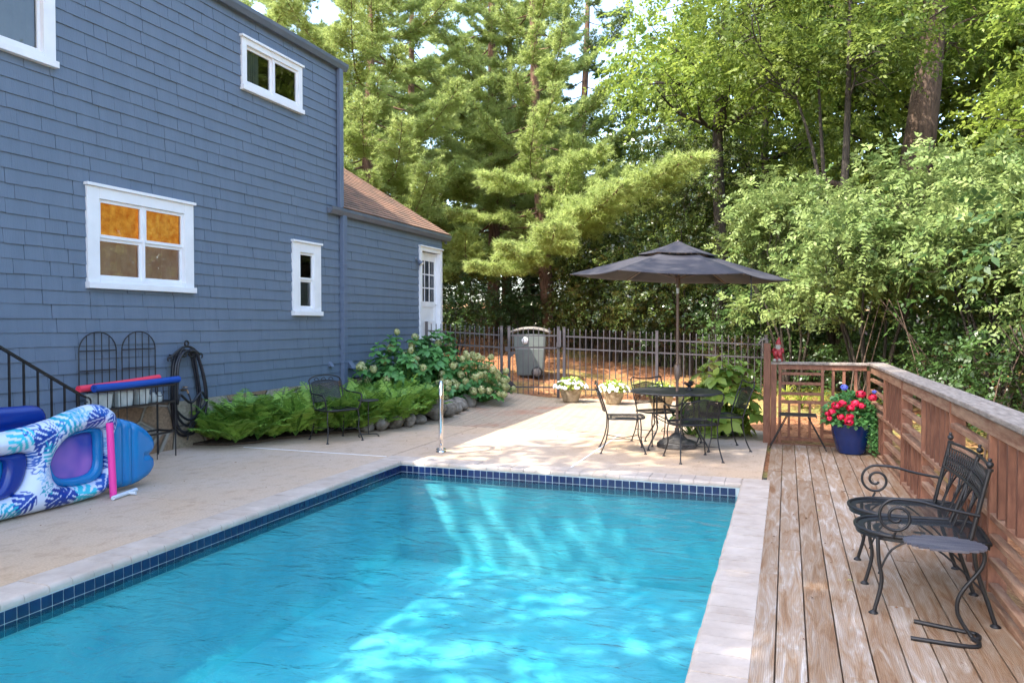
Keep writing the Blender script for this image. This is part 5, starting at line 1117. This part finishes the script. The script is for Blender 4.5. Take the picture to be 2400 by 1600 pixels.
# ------------------------------------------------------------------ grass tufts and ground litter beyond the deck
rng = np.random.default_rng(21)
for k,(x,y) in enumerate([(.25,14.4),(.8,14.0),(-.0,15.2),(1.3,13.9),(.6,15.2)]):
    n = 70; a = rng.uniform(0,2*pi,n); V = []
    for i in range(n):
        L_ = rng.uniform(.35,.7); P = np.array([0,0,0.]); e = rng.uniform(.9,1.4); seg = []
        for j in range(5): seg.append(P.copy()); P = P+np.array([cos(a[i])*cos(e),sin(a[i])*cos(e),sin(e)])*L_/4; e -= .55
        w_ = np.array([-sin(a[i]),cos(a[i]),0])*.012
        for j in range(4): w0 = w_*(1-j/5); w1 = w_*(1-(j+1)/5); V += [seg[j]-w0, seg[j]+w0, seg[j+1]+w1, seg[j+1]-w1]
    o = npmesh('daylily', np.array(V), 4, 'grassl', None, rng.uniform(0,1,n*4), loc=(x,y,float(zg(x,y)))); props(o, 'arching yellow green strap leaved daylily clump beyond the deck', 'daylily', 'daylily clumps beyond the deck')
n = 26000; x = rng.uniform(-12,6,n); y = rng.uniform(10.9,27,n); ok = (np.where(x > -.2, y > 11.1, y > 16.1)) & ~((x < -7.3) & (y < 16)); x = x[ok]; y = y[ok]; n = len(x)
P = np.stack([x,y,zg(x,y)+rng.uniform(.005,.03,n)],1); a = rng.uniform(0,2*pi,n); D = np.stack([np.cos(a),np.sin(a),rng.uniform(-.15,.3,n)],1)
o = npmesh('pine_straw', leaves(P,D,np.array([0,0,1.])+rng.normal(0,.3,(n,3)),rng.uniform(.06,.16,n),rng.uniform(.012,.03,n)),4,'straw',None,rng.uniform(-.2,.9,n)); props(o, kind='stuff')
n = 260; x = rng.uniform(-6.3,-.3,n); y = rng.uniform(2.5,15.2,n); ok = ~((x > -4.7) & (y < 8.3)) & (x > np.interp(y, [8,8.4,9.2,10.5,12,15],[-9,-6.4,-6.0,-5.3,-5.2,-5.3])); x = x[ok]; y = y[ok]; n = len(x)
x = np.concatenate([x, rng.uniform(-.1,1.0,40)]); y = np.concatenate([y, rng.uniform(3,10.5,40)]); n = len(x)
a = rng.uniform(0,2*pi,n); o = npmesh('leaf_litter', leaves(np.stack([x,y,np.full(n,.008)],1), np.stack([np.cos(a),np.sin(a),rng.uniform(0,.2,n)],1), np.array([0,0,1.])+rng.normal(0,.2,(n,3)), rng.uniform(.012,.035,n), rng.uniform(.008,.018,n)),4,'straw',None,rng.uniform(-.4,.4,n)); props(o, kind='stuff')
# fallen leaves on the deck and paving
for (x,y,z,mt) in [(.36,5.15,.006,'yl'),(.25,7.0,.006,'yl')]:
    o = npmesh('fallen_leaf', leaves(np.array([[0,0,.003]]),np.array([[1,.3,0]]),np.array([[0,0,1.]]),.045,.02,OVAL),6,'grassl',None,[1.],loc=(x,y,z)); props(o, 'yellow fallen leaf on the deck boards nearer the bench' if y < 6 else 'yellow fallen leaf farther along the deck boards', 'leaf')
# ------------------------------------------------------------------ trees and shrubs
def crown_obj(parent, seed, clumps, dens, Ls, pairs, L, W, mt, droop=.3, up=.45, shell=.55, name='crown'):
    rng = np.random.default_rng(seed); V, T = crown(rng, clumps, dens, Ls, pairs, L, W, droop, up, shell); return npmesh(name, V, 4, mt, parent, T)
def tree(name, label, cat, loc, trunk, clumps, mt, bark, seed, dens=26, Ls=.55, pairs=5, L=.13, W=.07, r0=.2, droop=.3, group=None, shell=.55, lr=.05, up=.45):
    """trunk: list of polylines [(x,y,z,r),...]; a limb runs from the nearest trunk point to each clump"""
    r = thing(name, label, cat, loc, 0, group); b = MB(); rng = np.random.default_rng(seed+1); nodes = []
    for pl in trunk:
        sp_ = smoothpts([p[:3] for p in pl], 4); rs = np.interp(np.linspace(0,1,len(sp_)), np.linspace(0,1,len(pl)), [p[3] for p in pl]); b.tube([tuple(p) for p in sp_], list(rs), 9); nodes += [(np.array(p), q) for p, q in zip(sp_, rs)]
    for (c, rr) in clumps:
        c = np.array(c); best = min(nodes, key=lambda q: np.linalg.norm(q[0]-c)+.8*max(0, q[0][2]-c[2]+.3)); pts = limb(b, best[0], c, min(best[1]*.55, lr), lr*.25, rng)
        for k in range(3): limb(b, pts[3+k], c+nrm(rng.normal(0,1,(1,3)))[0]*np.array(rr)*.7, lr*.35, lr*.1, rng, seg=4, n=4)
    b.build('trunk', bark, r); crown_obj(r, seed, clumps, dens*1.7, Ls, pairs, L, W, mt, droop, up, shell); return r
def cl(rng, n, c, ext, r, jit=.3):
    out = []
    for i in range(n):
        d = nrm(rng.normal(0,1,(1,3)))[0]*rng.uniform(.35,1)**.5; q = rng.uniform(1-jit,1+jit); out.append((tuple(np.array(c)+d*np.array(ext)), (r*q, r*q, r*q*.72)))
    return out
R1 = np.random.default_rng(100)
G0 = lambda x,y: float(zg(x,y))
# pines
def pine(name, label, x, y, h, seed, lean=(0,0), nb=64, z0=1.8, Lb=3.6, mt='pine', extra=(), r0=.24, zmax=None, group=None):
    rng = np.random.default_rng(seed); zb_ = G0(x,y)-.1; r = thing(name, label, 'pine tree', (x,y,zb_), 0, group); b = MB(); tr_ = []
    for i in range(9): t_ = i/8; tr_.append((lean[0]*t_+.10*sin(t_*5+seed), lean[1]*t_+.08*cos(t_*4), h*t_))
    b.tube(tr_, [r0*(1-.75*i/8) for i in range(9)], 10)
    P=[];D=[];br = []
    def at(z): t_ = z/h*8; i = min(7,int(t_)); q = t_-i; return np.array(tr_[i])*(1-q)+np.array(tr_[i+1])*q
    ga = rng.uniform(0,6)
    for k in range(nb):
        z = z0+(h-z0-.3)*(k/nb)**1.0; ga += 2.4; L_ = Lb*(1-.6*(z-z0)/(h-z0))*rng.uniform(.65,1.15); br.append((at(z), ga, L_, rng.uniform(-.05,.30)))
    for k in range(14):   # bare lower limbs
        z = rng.uniform(.5,z0+1.2); a = rng.uniform(0,2*pi); p = at(z); L_ = rng.uniform(.8,2.4); e = p+np.array([cos(a)*L_,sin(a)*L_,rng.uniform(-.4,.3)]); limb(b, p, e, .022, .006, rng, .1, 5, 4)
    for (p0, a, L_, el) in list(br)+[(at(e[0]), atan2(e[2],e[1]), None, e) for e in extra]:
        pts = []
        if L_ is None:
            e = el; end = np.array([e[1],e[2],e[3]]); L_ = np.linalg.norm(end-p0); 
            for i in range(13): t_ = i/12; pts.append(p0*(1-t_)+end*t_+np.array([0,0,-1.])*e[4]*sin(pi*t_)*L_)
            wide = e[5]
        else:
            for i in range(13): t_ = i/12; pts.append(p0+np.array([cos(a+.25*t_*sin(a*3)),sin(a+.25*t_*sin(a*3)),0])*L_*t_*cos(el)+np.array([0,0,1.])*L_*(sin(el)*t_-.16*sin(pi*t_)+.10*t_*t_))
            wide = .36
        b.tube([tuple(q) for q in pts], [.034*(1-.8*i/12)*(L_/3.5)**.7 for i in range(13)], 5)
        m_ = int(30*L_)+10
        for j in range(m_):
            t_ = .28+.72*(j+rng.uniform(0,1))/m_; i = min(11,int(t_*12)); q = t_*12-i; p = pts[i]*(1-q)+pts[i+1]*q; A_ = nrm((pts[i+1]-pts[i])[None])[0]; Sd = nrm(np.cross(A_,[0,0,1.])[None])[0]
            tl = wide*L_*(.32+.68*sin(pi*min(1,t_*1.02))**.8)*rng.uniform(.35,1.0)*.62*(.50+.72*abs(sin(t_*(3+1.6*L_)+a*3))); sg = rng.choice([-1,1]); d = A_*.62+Sd*sg*.78+np.array([0,0,rng.uniform(-.22,.20)]); d /= np.linalg.norm(d)
            if j % 3 == 0: b.tube([tuple(p), tuple(p+d*tl)], [.007,.003], 3, cap=False)
            nn = max(2,int(tl/.075))
            for u in range(nn):
                uu = (u+rng.uniform(.3,1))/nn; dj = d+rng.normal(0,.35,3); P.append(p+d*tl*uu+rng.normal(0,.03,3)); D.append(dj)
    P = np.array(P); D = nrm(np.array(D)+np.array([0,0,.25])); n = len(P); K = 14; V = []; T = []; tb_ = rng.uniform(0,.55,n)
    for k in range(K):
        q = nrm(D+rng.normal(0,.62,(n,3))); L_ = rng.uniform(.11,.18,(n,1)); sd_ = nrm(np.cross(q,rng.normal(0,1,(n,3))))*.0085
        V.append(np.stack([P-sd_,P+sd_,P+q*L_],1).reshape(-1,3)); T.append(tb_+rng.uniform(0,.35,n))
    b.build('trunk', 'pinebark', r); npmesh('crown', np.concatenate(V), 3, mt, r, np.concatenate(T)); return r
pine('pine_tree', 'tall pine with drooping lower branches reaching over the iron fence', -6.95, 23, 15, 3, (-.9,.2), 62, 4.6, 3.6, extra=((4.0,5.1,-7.0,4.3,.02,.25),(3.6,3.6,-6.6,3.9,.04,.25),(3.3,2.0,-6.2,3.2,.05,.24),(3.1,.7,-6.0,2.8,.05,.20),(3.0,-.4,-5.5,2.4,.05,.22),(5.6,2.5,-3.6,5.4,.03,.30),(4.4,-1.8,-3.8,4.0,.05,.34),(5.2,-.3,-4.4,4.8,.05,.34)))
pb = pine('pine_tree', 'pine with a bare lower trunk between the wing roof and the tall pine', -9.8, 25, 16, 7, (.3,.0), 74, 2.6, 4.6)
pc = pine('pine_tree', 'large pine rising directly behind the wing roof', -12.2, 20.5, 15, 11, (.2,.4), 84, 2.5, 4.8)
o = copy_tree(pc); o.location = (-16.5,19,G0(-16.5,19)); o.rotation_euler = (0,0,2.1); o.scale = (1.1,1.1,1.15); o['label'] = 'far left pine showing above the long upper gutter'
pine('pine_tree', 'sparse distant pine against the sky behind the tall pine', -8.6, 32, 17, 17, (.6,.0), 30, 6.5, 3.6, mt='pined')
for (x,y,rz_,lb_) in ((-14.5,28,1.,'distant pine low behind the wing roof corner'),(-11.2,31,2.6,'distant pine seen through the gap between the two nearer trunks'),(-19.5,27,4.,'distant pine behind the far left pine')):
    o = copy_tree(pb); o.location = (x,y,G0(x,y)-.1); o.rotation_euler = (0,0,rz_); o['label'] = lb_
# holly and shrubs behind the fence
def shrub(name, label, cat, x, y, h, rad, mt, seed, L=.06, W=.032, dens=150, n=16, pairs=5, Ls=.32, bark='darkbark', group=None, low=.12, droop=.25, shell=.5, stems=7):
    rng = np.random.default_rng(seed); z = G0(x,y)-.05; clm = []
    for i in range(n):
        zz = rng.uniform(low,1)*h*.86; q = sqrt(max(.12,1-((zz/h-.42)/.68)**2)); a = rng.uniform(0,2*pi); rr = rad*q*rng.uniform(.2,.72); s_ = rad*rng.uniform(.36,.52); clm.append(((rr*cos(a), rr*sin(a), zz+.1*h), (s_,s_,s_*.8)))
    tk = []
    for k in range(stems): a = rng.uniform(0,2*pi); tk.append([(.15*cos(a),.15*sin(a),0,.03),(.3*cos(a)+rng.normal(0,.1),.3*sin(a)+rng.normal(0,.1),h*.3,.024),(.55*rad*cos(a),.55*rad*sin(a),h*.62,.012)])
    return tree(name, label, cat, (x,y,z), tk, clm, mt, bark, seed, dens, Ls, pairs, L, W, droop=droop, group=group, shell=shell, lr=.018)
shrub('holly_tree', 'big glossy leaved holly behind the umbrella', 'holly', -2.4, 19.6, 5.9, 2.0, 'holly', 201, .085, .05, 120, 26)
shrub('holly_tree', 'glossy holly left of the umbrella with dark foliage under the pine branch', 'holly', -4.6, 21.5, 5.2, 1.8, 'holly', 202, .09, .052, 95, 22)
shrub('evergreen_shrub', 'grey green shrub behind the gate post with pale shining leaves', 'shrub', -5.7, 22.6, 2.4, 1.3, 'holly', 203, .075, .042, 110, 14)
shrub('evergreen_shrub', 'dark shrub behind the iron gate and bin', 'shrub', -7.8, 23.2, 2.1, 1.3, 'shrubd', 204, .09, .045, 85, 14)
shrub('evergreen_shrub', 'dark shrub beyond the corner of the blue wing', 'shrub', -9.6, 21.5, 2.2, 1.4, 'shrubd', 205, .09, .045, 80, 14)
shrub('evergreen_shrub', 'low dark shrub on the mulch bank behind the fence middle', 'shrub', -3.1, 21.0, 1.6, 1.1, 'shrubd', 206, .075, .045, 100, 12)
shrub('evergreen_shrub', 'leafy shrub close behind the fence right of the umbrella pole', 'shrub', -.85, 18.0, 1.9, 1.0, 'shrubd', 207, .07, .042, 130, 14)
V_ = 'vib'
shrub('honeysuckle_bush', 'pale leaved bush rising right of the umbrella canopy', 'bush', .1, 16.2, 4.1, 1.6, V_, 210, .11, .055, 95, 22, low=.35, group=None)
shrub('honeysuckle_bush', 'broad pale leaved bush above the far deck rail', 'bush', 1.35, 13.9, 4.1, 1.6, V_, 211, .105, .052, 105, 24, low=.36)
shrub('honeysuckle_bush', 'tall pale leaved bush above the angle of the deck railing', 'bush', 2.9, 12.4, 3.9, 1.55, V_, 212, .10, .05, 110, 24, low=.36)
shrub('honeysuckle_bush', 'pale leaved bush leaning over the middle of the deck railing', 'bush', 3.9, 10.4, 3.9, 1.5, V_, 213, .092, .046, 120, 24, low=.34)
shrub('honeysuckle_bush', 'pale leaved bush at the right edge of the view', 'bush', 4.3, 8.2, 3.6, 1.4, V_, 214, .085, .044, 125, 22, low=.34)
for i,(x,y,h_,r_) in enumerate([(.15,17.3,1.3,1.0),(1.4,15.4,1.3,1.0),(2.3,12.6,1.35,1.0),(2.9,11.2,1.45,.95),(3.3,9.6,1.5,.9),(3.3,8.0,1.55,.85),(3.2,6.5,1.5,.8)]):
    shrub('understory_shrub', ['dark low shrub behind the gnome','dark low shrub behind the geranium pot','dark low shrub past the railing corner','dark leafy shrub beside the first railing bay','dark leafy shrub beside the second railing bay','dark leafy shrub beside the third railing bay','dark leafy shrub beyond the railing near the bench'][i], 'shrub', x, y, h_, r_, 'shrubd', 230+i, .075, .045, 110, 10, low=.1)
# bare arching stems in the shade of the bushes
for i,(x,y,dx,h_) in enumerate([(.9,13.2,.35,1.9),(1.9,12.4,-.4,1.9),(2.3,10.9,.5,2.1),(2.75,9.6,-.4,1.9),(2.9,8.6,.6,1.8)]):
    b = MB(); z = G0(x,y); 
    for k in range(3): b.tube(smoothpts([(x+.05*k,y,z-.05),(x+dx*.3+.12*k,y+.1*k,z+h_*.45),(x+dx*(1+.3*k),y-.1*k,z+h_)],5),[.014-.0008*q for q in range(11)],5)
    o = b.build('bare_stem', 'bark'); props(o, 'bare brown arching stems in the dark under the pale bushes', 'branch', 'bare arching stems under the bushes')
# big deciduous trees
rA = np.random.default_rng(300)
c_ = cl(rA, 30, (.2,.6,9.6), (3.8,2.6,2.3), 1.25)
tree('shade_tree', 'large leaning broadleaf tree with a thick dark trunk above the railing', 'tree', (2.35,20,G0(2.35,20)), [[(0,0,0,.46),(.05,0,2.2,.40),(.45,-.1,5.0,.36),(.75,0,8.5,.26),(.6,.2,12,.10)],[(.1,0,3.0,.16),(-.5,-.3,4.0,.12),(-1.6,-.3,4.6,.05)]], c_, 'decy', 'bark', 301, 34, .6, 5, .135, .07)
c_ = cl(rA, 26, (-.4,-.2,7.6), (2.6,1.6,1.7), 1.0)
tree('multi_stem_tree', 'slender tree with three thin dark stems in the shade', 'tree', (1.05,17,G0(1.05,17)), [[(0,0,0,.11),(-.05,0,2.5,.10),(.05,0,5,.07),(.1,0,8,.03)],[(-.05,0,.1,.09),(-.35,0,2.2,.08),(-.5,0,4.5,.04),(-.9,0,6,.02)],[(.05,0,.1,.08),(-.1,.05,2.4,.07),(-.35,.05,4.2,.045),(-.5,.05,6.5,.02)]], c_, 'dec', 'darkbark', 302, 42, .5, 5, .12, .065)
c_ = cl(rA, 22, (0,0,7.6), (2.3,2.0,2.4), 1.15)
tree('broadleaf_tree', 'yellow green tree left of the dark stems, above the umbrella', 'tree', (-1.6,19,G0(-1.6,19)), [[(0,0,0,.2),(.1,0,3,.17),(0,0,6,.12),(.2,0,10,.04)]], c_, 'decy', 'darkbark', 303, 34, .55, 5, .13, .07)
c_ = cl(rA, 22, (0,0,5.6), (2.0,2.0,2.3), 1.05)
tree('broadleaf_tree', 'bright yellow green tree at the upper right edge', 'tree', (4.9,15,G0(4.9,15)), [[(0,0,0,.16),(.1,0,3,.13),(0,0,6,.09),(.2,0,8,.04)]], c_, 'decy', 'darkbark', 304, 46, .5, 5, .11, .055)
c_ = cl(rA, 20, (0,0,5.0), (2.2,1.8,2.0), 1.1)
tree('broadleaf_tree', 'green tree behind the pale bushes right of the thick trunk', 'tree', (6.6,19.5,G0(6.6,19.5)), [[(0,0,0,.16),(.1,0,3,.13),(0,0,6,.09),(.2,0,8,.04)]], c_, 'dec', 'darkbark', 305, 36, .5, 5, .13, .07)
c_ = cl(rA, 20, (0,0,4.6), (2.3,1.6,2.0), 1.15)
tree('broadleaf_tree', 'green tree filling the gap between the holly and the dark stems', 'tree', (-.6,21.5,G0(-.6,21.5)), [[(0,0,0,.16),(.1,0,3,.13),(0,0,6,.09),(.2,0,8,.04)]], c_, 'dec', 'darkbark', 306, 34, .5, 5, .13, .07)
# distant wood
c_ = cl(rA, 22, (0,0,6.0), (3.4,2.6,4.2), 1.9)
far = tree('woodland_tree', 'distant woodland tree in the dark background', 'tree', (0,0,0), [[(0,0,0,.3),(.1,0,5,.22),(0,0,11,.08)]], c_, 'dec', 'darkbark', 310, 13, .95, 5, .26, .15, group='distant woodland trees')
for i,(x,y,s_,rz) in enumerate([(-1.5,29,1.15,0),(3.5,27,1.1,1),(8.5,25,1.15,2),(11,19,1.0,3),(-12,36,1.0,5),(-19,33,1.15,.5),(1.5,36,1.3,1.5),(-24,26,1.2,2.5),(9,12,1.0,3.5),(7.5,32,1.4,4.5)]):
    o = far if i == 0 else copy_tree(far); o.location = (x,y,G0(x,y)-.2); o.scale = (s_,)*3; o.rotation_euler = (0,0,rz)
def mass(name, pts, h0, h1, rad, n, dens, L, W, mt, seed):
    rng = np.random.default_rng(seed); clm = []; P = np.array(pts, float)
    for i in range(n):
        t_ = (i+rng.uniform(0,1))/n*(len(P)-1); k = min(len(P)-2,int(t_)); q = t_-k; p = P[k]*(1-q)+P[k+1]*q; hh = p[2] if len(p) > 2 else h1
        x = p[0]+rng.normal(0,.6); y = p[1]+rng.normal(0,.6); clm.append(((x,y,G0(x,y)+rng.uniform(h0,hh)), (rad*rng.uniform(.7,1.3),)*2+(rad*rng.uniform(.6,.9),)))
    V, T = crown(rng, clm, dens, .5, 4, L, W, .3); o = npmesh(name, V, 4, mt, None, T); return props(o, kind='stuff')
mass('undergrowth', [(-22,26),(-15,25),(-10,26.5),(-6.5,25.5),(-3.5,23.2),(-.8,20.3),(1.2,17.8),(3.4,14.8),(4.7,11.5),(5.3,9),(5.5,6),(5.6,3)], .2, 3.0, 1.15, 250, 42, .15, .08, 'shrubd', 501)
mass('background_wood', [(-34,28,9),(-26,34,11),(-18,38,11),(-12,40,7.0),(-8.5,38,4.5),(-6.2,34,5.0),(-2,30,9),(3,28,10),(8,25,10),(11,20,9),(13,14,9),(14,7,9)], .5, 8, 2.1, 190, 13, .34, .2, 'dec', 502)
# unseen tree added left behind the camera, crown shaped to shade pool and deck
c_ = cl(np.random.default_rng(400), 34, (-1.2,3.3,10.0), (3.3,5.4,1.5), 1.35)+cl(np.random.default_rng(402), 44, (.9,4.0,10.2), (1.1,5.8,.9), 1.25)
tree('added_shade_tree', 'tall unseen tree added to shade the pool and deck', 'tree', (-5.4,-4.6,0), [[(0,0,0,.4),(-.3,.4,4,.34),(-.8,1.2,8,.24),(-1.2,2.5,10.5,.1)]], c_, 'dec', 'bark', 401, 8, .9, 4, .30, .17)
